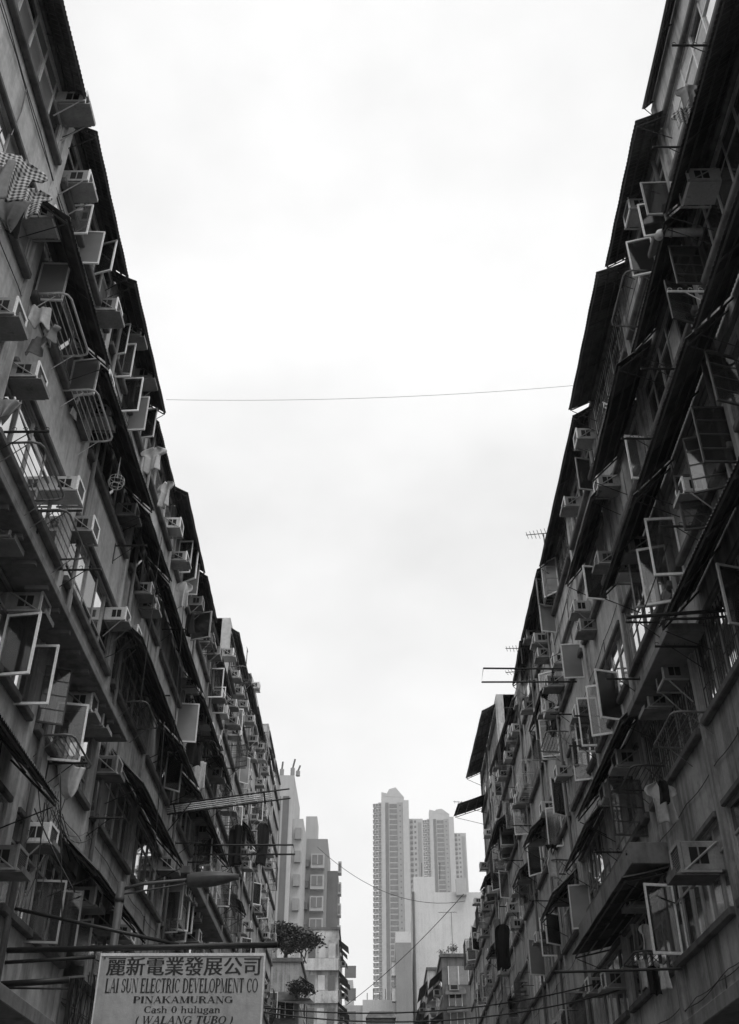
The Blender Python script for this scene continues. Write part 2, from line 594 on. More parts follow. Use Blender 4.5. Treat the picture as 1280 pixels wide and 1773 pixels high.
# roof awnings
Z0 = 17.25
for a in ((3.8, 11.9, 3.36, 3.32), (12.0, 15.65, 3.345, 3.285), (15.7, 20.1, 3.375, 3.335), (20.4, 23.3, 3.19, 3.185), (23.4, 27.6, 3.37, 3.33), (27.75, 30.6, 3.36, 3.33), (30.7, 36.4, 3.25, 3.25)):
    awn(-1, *a, Z0, 'tin_grey' if rnd.random() < .5 else 'tin_dark', .35)
for a, z in (((36.7, 40.6, 3.8, 3.8), 20.2), ((40.7, 44.7, 3.86, 3.86), 20.4), ((44.9, 49, 3.9, 3.9), 20.8), ((49.1, 53, 3.93, 3.93), 21.4), ((53.2, 56.5, 4.05, 4.06), 22.2)):
    awn(-1, *a, z, 'tin_grey', .25)
for a, k, mt in (((4.3, 12.38, 3.525, 3.49), 'flat', 'tin_grey'), ((11.82, 15.4, 3.55, 3.505), 'tin', 'tin_dark'), ((15.5, 20.0, 3.62, 3.57), 'tin', 'tin_grey'),
                 ((20.2, 27.3, 3.47, 3.44), 'tin', 'tin_dark'), ((27.4, 31.9, 3.475, 3.47), 'tin', 'tin_dark'), ((32.0, 35.4, 3.49, 3.42), 'tin', 'tin_dark'), ((36.6, 43.8, 3.34, 3.5), 'tin', 'tin_grey')):
    awn(1, *a, Z0 + (1.15 if k == 'flat' else 0), mt, .25 if k == 'flat' else .35, k)
awn(1, 44.2, 52.4, 4.2, 4.34, 20.3, 'tin_light', .35)
awn(1, 50.6, 52.4, 4.5, 4.62, 18.3, 'tin_dark', .5)
# awnings below the roof
for a in ((11.1, 14.6, 2.805, 2.78), (14.7, 19.3, 2.735, 2.79), (19.4, 22.3, 2.715, 2.745), (22.4, 28.6, 2.695, 2.705), (28.9, 33, 2.7, 2.72), (33.2, 36.5, 2.72, 2.7)):
    awn(-1, *a, 13.7, 'tin_dark')
for a in ((19.9, 25.5, 2.2, 2.2), (25.7, 28.7, 2.19, 2.2), (29, 36, 2.2, 2.21)):
    awn(-1, *a, 10.85, 'tin_dark')
slab(-1, 3.7, 20.35, .64, 8.66, 8.80, 'concrete_slab', True)
awn(-1, 21.6, 27.4, 1.69, 1.69, 8.3, 'tin_dark')
slab(-1, 28.9, 36.5, .70, 8.55, 8.75)
awn(-1, 8.0, 15.8, 1.19, 1.19, 5.75, 'tin_dark')
awn(-1, 18.7, 23.7, 1.155, 1.155, 5.6, 'tin_dark')
slab(-1, 3.7, 36.4, .9, 2.72, 2.92)
for a in ((4.3, 11.4, 2.965, 2.95), (11.5, 14.6, 2.92, 2.88), (14.9, 18.6, 3.01, 2.95), (19.2, 23.0, 2.885, 2.89)):
    awn(1, *a, 14.0, 'tin_dark')
for a in ((4.3, 11.4, 2.4, 2.39), (11.5, 15.4, 2.42, 2.41), (15.5, 19.1, 2.41, 2.41)):
    awn(1, *a, 11.35, 'tin_dark')
awn(1, 4.3, 15.5, 1.77, 1.82, 8.6, 'tin_dark')
slab(1, 15.55, 18.95, .62, 8.56, 8.72)
awn(1, 19.1, 24.8, 1.80, 1.80, 8.6, 'tin_dark')
slab(1, 19.9, 26.0, .72, 6.05, 6.45, 'concrete_slab')
awn(1, 19.9, 26.0, 1.27, 1.27, 5.8, 'tin_dark', .2)
slab(1, 4.3, 36.0, .9, 2.72, 2.92)
# awnings of the farther houses
for s, ys in ((-1, [(36.8, 40.6), (40.8, 44.6), (45, 48.8), (49.1, 52.8), (53.2, 56.5)]), (1, [(24, 28.5), (28.9, 32.3), (32.6, 36), (36.5, 39.9), (40.2, 43.8), (44.3, 48), (48.4, 52.4), (53, 57), (57.4, 61.5), (62, 65.6)])):
    for (a, c) in ys:
        for zs in SILL[:5]:
            if rnd.random() < .46 and not (a < 25 and zs > 13) and not (zs > 17):
                out = rnd.uniform(.55, .95) if a < 44 else rnd.uniform(.4, .6)
                z = zs - CAMZ + rnd.uniform(.7, 1.0)
                W = abs(wallx(s))
                q = rnd.uniform(.5, 1)
                awn(s, a, a + (c - a) * q, z / (W - out), z / (W - out * rnd.uniform(.85, 1.1)), z, rnd.choice(('tin_dark', 'tin_dark', 'tin_grey')), rnd.uniform(.45, .8))

# ------------------------------------------------------------------ air conditioners
def make_ac(case, rim, tray, strut):
    root = empty('air_conditioner', (0, -60, -20))
    z0 = Vector((0, 0, 0))
    d, wd, h = .42, .44, .32
    b = MB(); b.box((-.1, -wd / 2, 0), (d, wd / 2, h), case); b.build('casing', root, z0, bevel=.012)
    b = MB()
    t = .035
    b.box((d + .001, -wd / 2 - .008, -.008), (d + .03, wd / 2 + .008, t), rim)
    b.box((d + .001, -wd / 2 - .008, h - t), (d + .03, wd / 2 + .008, h + .008), rim)
    b.box((d + .001, -wd / 2 - .008, t), (d + .03, -wd / 2 + t, h - t), rim)
    b.box((d + .001, wd / 2 - t, t), (d + .03, wd / 2 + .008, h - t), rim)
    r_ = b.build('rim', root, z0)
    b = MB()
    b.box((d + .0005, -wd / 2 + t, t), (d + .008, wd / 2 - t, h - t), 'fin_grey')
    for i in range(9):
        z = t + .02 + i * (h - 2 * t) / 9
        b.box((d + .009, -wd / 2 + t, z), (d + .018, wd / 2 - t, z + .012), 'fin_grey')
    b.build('condenser_grille', root, z0)
    for sy in (-1, 1):
        b = MB()
        for a, c in ((.12, .215), (.235, .33)):
            b.box((a, sy * (wd / 2 - .01), .07), (c, sy * (wd / 2 + .004), h - .07), 'vent_black')
        b.build('side_vent', root, z0)
    for sy in (-1, 1):
        b = MB()
        y = sy * (wd / 2 + .022)
        b.box((-.0, y - .014, -.03), (d + .04, y + .014, -.002), 'frame_dull')
        if strut == 'up':
            b.tube([(.0, y, h - .02), (d, y, -.01)], .013, 'frame_dull', 4)
        else:
            b.tube([(.0, y, -.42), (d - .05, y, -.02)], .014, 'frame_dull', 4)
        b.build('bracket', root, z0)
    if tray:
        b = MB()
        b.box((.02, -wd / 2 - .0, -.05), (d + .10, wd / 2 + .0, -.031), tray)
        b.hexa(((d + .10, -wd / 2, -.05), (d + .115, -wd / 2, -.05), (d + .115, wd / 2, -.05), (d + .10, wd / 2, -.05), (d + .10, -wd / 2, .03), (d + .115, -wd / 2, .03), (d + .115, wd / 2, .03), (d + .10, wd / 2, .03)), tray)
        b.build('drip_tray', root, z0)
    return root
protos = [(make_ac('case_pale', 'rim_white', None, 'up'), 'pale'), (make_ac('case_grey', 'rim_white', 'case_grey', 'up'), 'grey white-rimmed'),
          (make_ac('case_dirty', 'case_pale', 'case_dirty', 'up'), 'grimy'), (make_ac('case_pale', 'rim_white', 'case_grey', 'down'), 'pale tray-backed'),
          (make_ac('case_grey', 'case_pale', None, 'down'), 'dull grey')]
LEFT_AC = [(133,186,1.25),(140,320,1.15),(80,384,1),(120,467,1.05),(16,549,1.25),(192,540,1.15),(236,583,.95),(256,655,.95),(53,655,1.2),(178,663,1),(183,722,1),(120,848,1.15),(152,917,1.1),
  (228,890,.85),(303,912,1.2),(313,968,1),(256,1024,.95),(262,1050,.95),(210,1069,1.1),(231,1100,1),(9,925,1.25),(53,1052,1.3),(144,1222,1.3),(166,1250,1.1),(192,1330,1.1),(73,1447,1.15),(11,1490,1.2),(150,1556,1.2),(188,1596,1.1),(217,1617,1),
  (345,1045,.9),(351,1090,.9),(333,1187,1),(362,1109,1),(397,1133,1),(444,1189,.95),(416,1199,.95),(424,1221,.9),(437,1247,.9),(440,1281,.9),(454,1294,.85),(379,1204,1),(388,1232,1.1),(405,1251,1),(360,1262,1),(375,1285,1.05),(382,1317,1),
  (331,1376,1.1),(350,1413,1.15),(370,1444,1),(375,1467,1),(294,1498,1.15),(322,1553,1.1),(338,1583,1.05),(356,1597,1),(400,1541,1.1),(424,1419,.9),(428,1448,.9),(435,1470,.9),(437,1310,.9),(454,1312,.9),(462,1334,.9),(452,1356,.9),(458,1410,.9),(456,1537,.9),(428,1602,.95),(440,1500,.9),(448,1575,.9),(462,1620,.9),(468,1500,.9),(410,1170,.95),(403,1220,.9),(430,1175,.9)]
RIGHT_AC = [(1207,322,1.25),(1100,368,1.1),(1010,759,1.1),(1047,840,1.15),(985,875,1.1),(1104,951,1.15),(1086,987,1.1),(1046,972,1),(1001,1055,1.05),(1012,1087,1.1),(935,1109,1.1),(937,1134,1),(967,1145,.9),(957,1184,1),(946,1231,.95),(913,1224,.9),(892,1263,.9),
  (1158,1170,1.25),(1133,1217,1.25),(1007,1235,.95),(1081,1318,1.15),(1057,1373,1.15),(1208,1490,2.2),(1100,1556,1.15),(1061,1697,1.2),(886,1267,1),(880,1310,1.05),(870,1342,1),(901,1387,1.05),(971,1338,1),(948,1400,1.05),(971,1552,1.1),(948,1603,1.05),(936,1623,1.05),(925,1646,1),(909,1517,1),(897,1541,1),(874,1467,.95),(928,1451,.9),(839,1615,.95),(866,1425,.9),(858,1500,.9),(846,1555,.9),(893,1600,.95),(870,1680,.9),(850,1650,.9),(1195,850,1),(826,1560,.85),(836,1500,.85),(822,1620,.85),(845,1700,.85)]
acs = []
for s, lst in ((-1, LEFT_AC), (1, RIGHT_AC)):
    for (u, v, k) in lst:
        q = on_wall(s, u, v, .26)
        k = 1 + (k - 1) * .35
        acs.append((s, q.y, q.z - .17 * k, k))
for s, y0_, y1_, n_ in ((-1, 30, 60, 46), (1, 27, 64, 44)):         # the crowded far ends
    got = 0
    while got < n_:
        y = rnd.uniform(y0_, y1_); z = rnd.choice(SILL[1:] if s > 0 and y > 52 else SILL) + rnd.uniform(.05, 1.0)
        if all(abs(a[1] - y) + abs(a[2] - z) > .75 for a in acs if a[0] == s):
            acs.append((s, y, z, rnd.uniform(.9, 1.1))); got += 1
rows_ = {}
for a in acs:
    f = min(range(len(SILL)), key=lambda i: abs(SILL[i] + .55 - a[2]))
    rows_.setdefault((a[0], f), []).append(a)
ORD0 = 'first second third fourth fifth sixth seventh eighth ninth tenth eleventh twelfth thirteenth fourteenth fifteenth sixteenth seventeenth eighteenth nineteenth twentieth'.split()
ORD = ORD0 + ['twenty-' + q for q in ORD0[:9]] + ['thirtieth'] + ['thirty-' + q for q in ORD0[:9]] + ['fortieth']
FL = ['top', 'second-highest', 'third-highest', 'fourth-highest', 'fifth-highest', 'lowest']
for (s, f), lst in sorted(rows_.items()):
    for i, (s_, y, z, k) in enumerate(sorted(lst, key=lambda a: a[1])):
        pi = rnd.choice((0, 0, 1, 1, 2, 3, 4)) if k < 1.3 else 2
        p, look = protos[pi]
        if k > 1.3: look = 'large pale'
        o = copy_tree(p)
        o.location = (wallx(s), y, z)
        o.rotation_euler.z = 0 if s < 0 else math.pi
        o.scale = (k * rnd.uniform(.88, 1.05), k * rnd.uniform(.92, 1.05), k * rnd.uniform(.92, 1.08))
        tag(o, '%s air conditioner, %s from the near end along the %s storey, %s' % (look, ORD[i], FL[f], "sign's side" if s < 0 else 'opposite the sign'), 'air conditioner', 'air conditioners on the terraces')
for p, _ in protos:
    for ch in list(p.children):
        bpy.data.objects.remove(ch)
    bpy.data.objects.remove(p)

# ------------------------------------------------------------------ open casements (parts of their house)
def sash_mesh(fm, pm, t=.05):
    b = MB()
    b.box((0, -.018, 0), (t, .018, 1), fm); b.box((1 - t, -.018, 0), (1, .018, 1), fm)
    b.box((t, -.017, 0), (1 - t, .017, t * .6), fm); b.box((t, -.017, 1 - t * .6), (1 - t, .017, 1), fm)
    if fm == 'frame_dark':
        for i in (1, 2, 3):
            b.box((t, -.01, i * .25 - .008), (1 - t, .01, i * .25 + .008), fm)
    f = b.build('open_casement', None, (0, -60, -20))
    b = MB(); b.box((t, -.004, t * .6), (1 - t, .004, 1 - t * .6), pm)
    q = b.build('pane', None, (0, 0, 0)); q.parent = f
    return f
SM = {'c': sash_mesh('rim_white', 'glass_sash', .065), 'f': sash_mesh('aluminium', 'glass_frosted', .06), 'd': sash_mesh('frame_dark', 'glass_sash', .05), 'g': sash_mesh('frame_dull', 'glass_sash', .06), 'b': sash_mesh('rim_white', 'glass_bright', .07)}
LEFT_SASH = [(38,1112,.62,1.15,'c'),(68,1163,.62,1.15,'c'),(97,1196,.5,1.15,'d'),(122,1260,.62,1.2,'c'),(94,484,.55,1.0,'f'),(150,653,.6,1.0,'f'),(215,587,.3,1.0,'c'),(220,622,.4,1.1,'b'),(230,681,.5,1.1,'c'),(241,714,.5,1.1,'f'),(260,732,.4,1.0,'c'),
  (141,378,.45,.9,'b'),(159,425,.5,1.0,'f'),(186,448,.5,1.0,'c'),(83,1572,.6,1.1,'g'),(114,1587,.6,1.1,'g'),(315,1591,.5,1.3,'c'),(300,1576,.5,1.2,'g'),(358,1466,.6,1.3,'c'),(375,1180,.6,1.2,'c'),(326,1247,.7,1.3,'f'),(322,962,.45,1.2,'c'),(334,1000,.45,1.2,'f'),(411,1247,.55,1.2,'c'),(352,1085,.8,1.0,'g'),(140,1640,.6,1.1,'g'),(380,1210,.5,1.1,'c'),(443,1415,.5,1.2,'c'),(462,1390,.5,1.2,'g')]
RIGHT_SASH = [(1137,340,.6,1.0,'g'),(1130,373,.55,1.0,'c'),(1109,437,.55,1.1,'c'),(1103,790,.5,1.2,'b'),(1010,820,.45,1.1,'g'),(1147,940,.6,1.35,'c'),(1132,987,.6,1.35,'c'),(1110,1000,.5,1.3,'g'),(1028,1008,.6,1.0,'c'),(946,1066,.55,1.2,'f'),(989,1141,.6,1.1,'f'),(1050,1202,.65,1.3,'c'),(1018,1245,.55,1.4,'c'),(1035,1222,.55,1.4,'c'),(949,1273,.6,1.3,'c'),(1271,1032,.6,1.1,'g'),
  (1143,1586,.62,1.35,'c'),(1003,1564,.6,1.2,'f'),(901,1416,.6,1.2,'c'),(1010,1263,.5,1.2,'c'),(948,1283,.5,1.2,'c'),(958,1427,.5,1.3,'c'),(1249,658,.6,1.1,'d'),(1233,748,.6,1.2,'d'),(1199,861,.55,1.2,'d'),(1218,790,.6,1.2,'d'),(1188,457,.6,1.0,'d'),(1174,528,.6,1.0,'d'),(1081,1395,.8,1.3,'d'),(1000,1290,.5,1.2,'g'),(872,1530,.5,1.2,'c'),(930,1290,.5,1.1,'g'),(1005,1310,.5,1.2,'c')]
for s, lst in ((-1, LEFT_SASH), (1, RIGHT_SASH)):
    for (u, v, w_, h_, k) in lst:
        q = on_wall(s, u, v, w_ / 2)
        root = owner(s, q.y)
        o = copy_tree(SM[k], root)
        o.location = Vector((wallx(s), q.y, q.z - h_ / 2)) - root.location
        o.scale = (w_ * .9, 1, h_ * .92)
        o.rotation_euler.z = (0 if s < 0 else math.pi) + R(rnd.uniform(-22, 22))
for s, y0_, y1_ in ((-1, 26, 60), (1, 26, 62)):
    for _ in range(42):
        y = rnd.uniform(y0_, y1_); f = rnd.randrange(1 if s > 0 and y > 50 else 0, 6)
        root = owner(s, y)
        h_ = rnd.uniform(.9, 1.25); w_ = rnd.uniform(.45, .62)
        o = copy_tree(SM[rnd.choice('ccgfdcg')], root)
        o.location = Vector((wallx(s), y, SILL[f] + rnd.uniform(.1, .3))) - root.location
        o.scale = (w_, 1, h_)
        o.rotation_euler.z = (0 if s < 0 else math.pi) + R(rnd.uniform(-50, 50))
for s, y0_, y1_ in ((-1, 28.8, 60), (1, 24, 64)):
    for _ in range(34):
        y = rnd.uniform(y0_, y1_); f = rnd.randrange(1 if s > 0 and y > 50 else 0, 6); root = owner(s, y)
        L = rnd.uniform(.9, 1.7); o_ = rnd.uniform(.3, .55); z = SILL[f] + rnd.uniform(0, .15); hh = rnd.uniform(.8, 1.3)
        b = MB(); mt = rnd.choice(('frame_dull', 'frame_dark', 'aluminium'))
        for zz in (0, .5, 1):
            b.tube([P(s, y, .02, z + hh * zz), P(s, y, o_, z + hh * zz), P(s, y + L, o_, z + hh * zz), P(s, y + L, .02, z + hh * zz)], .014, mt, 4)
        n_ = int(L / .16)
        for i in range(n_ + 1):
            b.tube([P(s, y + L * i / n_, .02, z), P(s, y + L * i / n_, o_, z), P(s, y + L * i / n_, o_, z + hh)], .009, mt, 4)
        b.build('window_cage', root)
for k in SM.values():
    for ch in list(k.children):
        bpy.data.objects.remove(ch)
    bpy.data.objects.remove(k)

# ------------------------------------------------------------------ laundry racks and poles
def rack_proto(L, D, mat):
    root = empty('laundry_rack', (0, -60, -20))
    b = MB()
    c = .14
    b.tube([(0, 0, 0), (D - c, 0, .02), (D - .04, .04, .02), (D, c, .02), (D, L - c, .02), (D - .04, L - .04, .02), (D - c, L, .02), (0, L, 0)], .02, mat, 6)
    b.build('frame', root, Vector((0, 0, 0)), smooth=True)
    b = MB()
    for i in range(6):
        x = D * (i + .6) / 6.6
        b.tube([(x, 0.005, .02), (x, L - .005, .02)], .009, mat, 4)
    b.build('bar', root, Vector((0, 0, 0)))
    b = MB()
    for y in (.05, L - .05):
        b.tube([(0, y, -.35), (D * .6, y, 0)], .01, mat, 4)
    b.build('brace', root, Vector((0, 0, 0)))
    return root
RK = [rack_proto(1.5, .62, 'aluminium'), rack_proto(1.5, .62, 'pipe_grey'), rack_proto(1.3, .6, 'frame_dark')]
FL2 = ['top storey', 'second-highest storey', 'third-highest storey', 'fourth-highest storey', 'fifth-highest storey', 'lowest storey']
def storey(z):
    return FL2[min(range(len(SILL)), key=lambda i: abs(SILL[i] + .3 - z))]
racks = [(-1,106,565,0,'pale tube laundry rack with towels below it'),(-1,153,722,0,'pale tube laundry rack beside a frosted casement'),(-1,59,819,1,'grey tube laundry rack in front of bright panes'),(-1,103,928,1,'grey laundry rack just above the concrete slab edge'),(-1,240,1240,1,'grey laundry rack below the curved tin awning'),(-1,112,1304,1,'grey laundry rack with a pale cloth draped from it'),(-1,416,1169,1,'small laundry rack high on the far taller terrace'),
         (1,1098,519,1,'tube laundry rack under the ribbed roof awning'),(1,1180,1266,1,'tube laundry rack below two stacked air conditioners'),(1,1113,1345,2,'dark laundry rack carrying a shirt over the concrete balcony'),(-1,360,1300,2,'dark laundry rack in the terrace by the slatted sign frame'),(1,960,1285,1,'grey laundry rack beside open casements far along'),(1,1118,1660,2,'dark laundry rack above the lowest cables'),(1,968,1500,2,'dark laundry rack with small garments hanging below')]
for (s, u, v, k, lab) in racks:
    o = copy_tree(RK[k])
    q = on_wall(s, u, v, .3)
    o.location = (wallx(s), q.y + (-.75 if s < 0 else .75), q.z)
    o.rotation_euler.z = 0 if s < 0 else math.pi
    tag(o, lab, 'laundry rack', 'laundry racks on the walls')
for k in RK:
    for ch in list(k.children):
        bpy.data.objects.remove(ch)
    bpy.data.objects.remove(k)

def pole_proto(D, mat, rings=True):
    root = empty('laundry_pole', (0, -60, -20))
    z = Vector((0, 0, 0))
    b = MB(); b.tube([(0, 0, 0), (D, 0, .01)], .021, mat, 6); b.build('rod', root, z)
    b = MB(); b.tube([(0, 0, -.4), (D * .62, 0, -.01)], .011, mat, 4); b.box((-.01, -.03, -.45), (.012, .03, .05), mat); b.build('brace', root, z)
    if rings:
        for i in range(4):
            b = MB(); x = D * (.28 + .22 * i)
            b.tube([(x + .035 * math.cos(a), .0, .055 + .035 * math.sin(a)) for a in [R(-90 + j * 33) for j in range(9)]], .006, mat, 4)
            b.build('hook', root, z)
    return root
PK = [pole_proto(.75, 'steel_black'), pole_proto(.7, 'steel_black', False), pole_proto(.75, 'aluminium')]
poles = [(-1,40,748,0),(-1,137,987,0),(-1,107,885,1),(-1,180,1417,0),(-1,118,1322,1),(-1,227,945,1),(1,1207,79,0),(1,1166,255,1),(1,1199,505,2),(1,1112,760,0),(1,1149,639,0),(1,1183,912,0),(1,1079,1176,1),(1,1115,1078,1),(1,1060,1476,0),(-1,270,1205,1),(-1,300,1090,1),
         (-1,325,1460,0),(-1,345,1493,1),(-1,390,1390,1),(-1,400,1500,1),(-1,395,1570,1),(-1,380,1400,1),(-1,430,1440,1),(-1,465,1465,1),(1,1020,1240,1),(1,975,1237,1),(1,1010,1292,1),(1,905,1430,1),(1,890,1490,1),(1,1120,1480,0),(1,935,1560,1),(1,880,1570,1),(1,1175,1120,0),(-1,410,1330,1),(-1,420,1260,1),(-1,460,1560,1),(-1,240,1690,1)]
prow = {}
for (s, u, v, k) in poles:
    o = copy_tree(PK[k])
    q = on_wall(s, u, v, .35)
    o.location = (wallx(s), q.y, q.z)
    o.rotation_euler.z = 0 if s < 0 else math.pi
    prow.setdefault((s, storey(q.z - .2)), []).append((q.y, o, k))
for (s, stn), lst in prow.items():
    for i, (_, o, k) in enumerate(sorted(lst, key=lambda a: a[0])):
        tag(o, '%s laundry pole, %s from the near end on the %s, %s' % (('hooked black', 'plain black', 'pale hooked')[k], ORD[i], stn, "sign's side" if s < 0 else 'opposite the sign'), 'laundry pole', 'laundry poles on brackets')
for k in PK:
    for ch in list(k.children):
        bpy.data.objects.remove(ch)
    bpy.data.objects.remove(k)

# ------------------------------------------------------------------ laundry
SHAPES = {'shirt': [(0, .12), (.06, .3), (.12, .5), (.22, .56), (.34, .5), (.36, .34), (.6, .33), (1, .36)],
          'towel': [(0, .4), (.3, .41), (.7, .4), (1, .42)],
          'drape': [(0, .48), (.2, .42), (.45, .33), (.7, .26), (.9, .14), (1, .04)],
          'jacket': [(0, .14), (.05, .34), (.14, .42), (.4, .4), (.62, .38), (1, .42)],
          'dress': [(0, .2), (.1, .32), (.3, .3), (.55, .42), (.58, .36), (1, .2)]}
def cloth(name, loc, w_, h_, shape, mat, label, rz=0.0, tilt=0.0, cat='laundry'):
    pr = SHAPES[shape]
    nu, nv = 16, 18
    ph = rnd.random() * 6
    k = 3 + rnd.random() * 3
    asy = rnd.uniform(-1, 1); sway = rnd.uniform(-.14, .14)
    def half(t):
        for (a, x), (c, y) in zip(pr, pr[1:]):
            if t <= c:
                return x + (y - x) * (t - a) / (c - a)
        return pr[-1][1]
    b = MB(); mi = b.m(mat)
    for sd_ in (0, 1):
        base = len(b.v)
        for j in range(nv + 1):
            t = j / nv
            hw = half(t) * w_
            for i in range(nu + 1):
                q = i / nu * 2 - 1
                q += .22 * asy * (1 - q * q)
                fold = .075 * math.sin(q * k + ph + t * 1.3) * (0.3 + t) + .02 * math.sin(q * 9 + ph * 2 + 2 * t)
                drop = -h_ * t + .03 * h_ * math.sin(q * 5 + ph) * t
                b.v.append((q * hw * (1 - .10 * t * (1 + math.sin(ph * 3))) + tilt * t * h_ + sway * .25 * math.sin(t * 3.1) * h_, fold + (.012 if sd_ else -.012), drop))
        for j in range(nv):
            for i in range(nu):
                a = base + j * (nu + 1) + i
                b.f.append((a, a + 1, a + nu + 2, a + nu + 1)); b.mi.append(mi)
    h = (nu + 1) * (nv + 1)
    for j in range(nv):
        for i in (0, nu):
            a = j * (nu + 1) + i
            b.f.append((a, a + nu + 1, a + nu + 1 + h, a + h)); b.mi.append(mi)
    for i in range(nu):
        for j in (0, nv):
            a = j * (nu + 1) + i
            b.f.append((a, a + 1, a + 1 + h, a + h)); b.mi.append(mi)
    o = b.build(name, None, loc, rz, smooth=True)
    return tag(o, label, cat, 'laundry hung out on the facades')
LD = [(-1,34,272,.5,.75,.75,'shirt','cloth_check','checked shirt hanging below a sill near the upper corner'),
      (-1,62,330,.35,.45,.5,'shirt','cloth_check','smaller checked garment beside the first checked shirt'),
      (-1,10,285,.5,.5,.7,'jacket','cloth_grey','patterned grey bundle hanging beside the checked shirt'),
      (-1,22,345,.35,.5,.5,'drape','cloth_grey','plain grey cloth hanging under the checked shirt'),
      (-1,30,372,.3,.3,.35,'drape','cloth_black','black scrap of clothing under the grey cloth'),
      (-1,70,532,.3,.45,.4,'towel','cloth_white','rumpled white towel under the upper laundry rack'),
      (-1,68,585,.25,.45,.35,'towel','cloth_grey','grey towel hanging below the rumpled white towel'),
      (-1,92,565,.45,.3,.35,'shirt','cloth_grey','small grey garment between towel and laundry rack'),
      (-1,134,690,.1,.12,.45,'drape','cloth_white','thin white rag tied to a laundry rack'),
      (-1,15,692,.35,.4,.4,'drape','cloth_grey','grey cloth over a dark pole above bright panes'),
      (-1,269,775,.45,.6,.7,'shirt','cloth_white','white shirt hanging just below the narrow roof edge'),
      (-1,289,835,.45,.5,.75,'shirt','cloth_white','second white shirt hanging farther along below roof edge'),
      (-1,321,1008,.35,.45,.85,'shirt','cloth_white','white top hanging above the dark hanging trousers'),
      (-1,331,1062,.35,.35,.7,'jacket','cloth_black','dark trousers hanging below a white top'),
      (-1,338,1285,.55,.6,.7,'jacket','cloth_black','black garment hanging at the awning end'),
      (-1,348,1318,.35,.45,.9,'towel','cloth_white','pale sheet hanging below the black garment'),
      (-1,125,1325,.3,.55,.6,'drape','cloth_white','pale cloth draped under a laundry rack like a hammock'),
      (-1,410,1428,.5,.75,1.5,'jacket','cloth_black','long black coat hanging near the slatted sign frame'),
      (-1,456,1425,.6,.75,1.9,'jacket','cloth_black','long black coat farther along by the terrace end'),
      (1,1187,150,.3,.35,.5,'shirt','cloth_grey','grey garment below the bright top-storey panes'),
      (1,1180,188,.3,.35,.45,'shirt','cloth_check','patterned garment next to the top-storey grey garment'),
      (1,1140,1355,.3,.55,.75,'shirt','cloth_white','pale shirt with dark hem over the concrete balcony'),
      (1,1146,1352,.34,.3,.4,'jacket','cloth_black','dark cloth bundled above the pale shirt'),
      (1,957,1470,.5,.55,.8,'dress','cloth_white','pale child dress hanging on the cracked wall'),
      (1,955,1462,.52,.35,.3,'drape','cloth_black','black top hanging over the pale child dress'),
      (1,1096,1600,.35,.16,.5,'towel','cloth_grey','grey sock-like cloth on a hanger by the lower casement'),
      (1,1115,1600,.35,.25,.5,'shirt','cloth_white','white child top on a hanger by the lower casement'),
      (1,1112,1662,.4,.22,.5,'towel','cloth_white','pale towel over the lowest laundry rack'),
      (1,1146,1670,.4,.16,.4,'towel','cloth_white','narrow pale towel at the end of the lowest rack'),
      (1,1128,1672,.4,.25,.5,'jacket','cloth_black','dark shorts between the two lowest towels'),
      (1,870,1600,.6,.7,1.6,'jacket','cloth_black','dark clothes hanging beside the pale concrete pier'),
      (1,860,1590,.5,.4,1.2,'towel','cloth_grey','grey sheet beside the dark clothes on the pier'),
      (1,1040,1345,.3,.2,.45,'drape','cloth_white','small white cloth at the tin awning edge'),
      (1,1010,1620,.4,.15,.4,'drape','cloth_white','small white rag at the ragged awning tip')]
for (s, u, v, out, w_, h_, sh, mt, lab) in LD:
    q = on_wall(s, u, v, out)
    cloth('hanging_clothes', q, w_ * (1.2 if v < 400 and s < 0 else 1), h_ * (1.2 if v < 400 and s < 0 else 1), sh, mt, lab, R(rnd.uniform(-40, 40)), rnd.uniform(-.08, .08))

# ------------------------------------------------------------------ shop sign with its bracket
SY = 17.2
tl, tr_ = at_y(176, 1652, SY), at_y(459, 1650, SY)
sw = tr_.x - tl.x
sh_ = 1.75
sign = empty('shop_sign', ((tl.x + tr_.x) / 2, SY, tl.z - sh_))
tag(sign, 'pale projecting signboard with Chinese and English lettering, hung from a black pipe', 'sign')
z_ = Vector((0, 0, 0))
b = MB(); b.box((-sw / 2, 0, 0), (sw / 2, .12, sh_), 'sign_face'); b.build('board', sign, z_, bevel=.008)
b = MB()
t = .03
b.box((-sw / 2 - .01, -.012, sh_ - t), (sw / 2 + .01, .13, sh_ + .012), 'aluminium'); b.box((sw / 2 - t * .5, -.011, -.01), (sw / 2 + .012, .13, sh_ - t), 'aluminium')
b.box((-sw / 2 - .012, -.011, -.01), (-sw / 2 + t * .3, .13, sh_ - t), 'aluminium'); b.box((-sw / 2 + t * .3, -.011, -.012), (sw / 2 - t * .5, .13, t), 'aluminium')
b.build('trim', sign, z_)
for bx in (-sw / 2 + .06, 0, sw / 2 - .06):
    b = MB(); b.tube([(bx, -.001, sh_ - .055), (bx, -.014, sh_ - .055)], .014, 'frame_dark', 8); b.build('bolt', sign, z_)

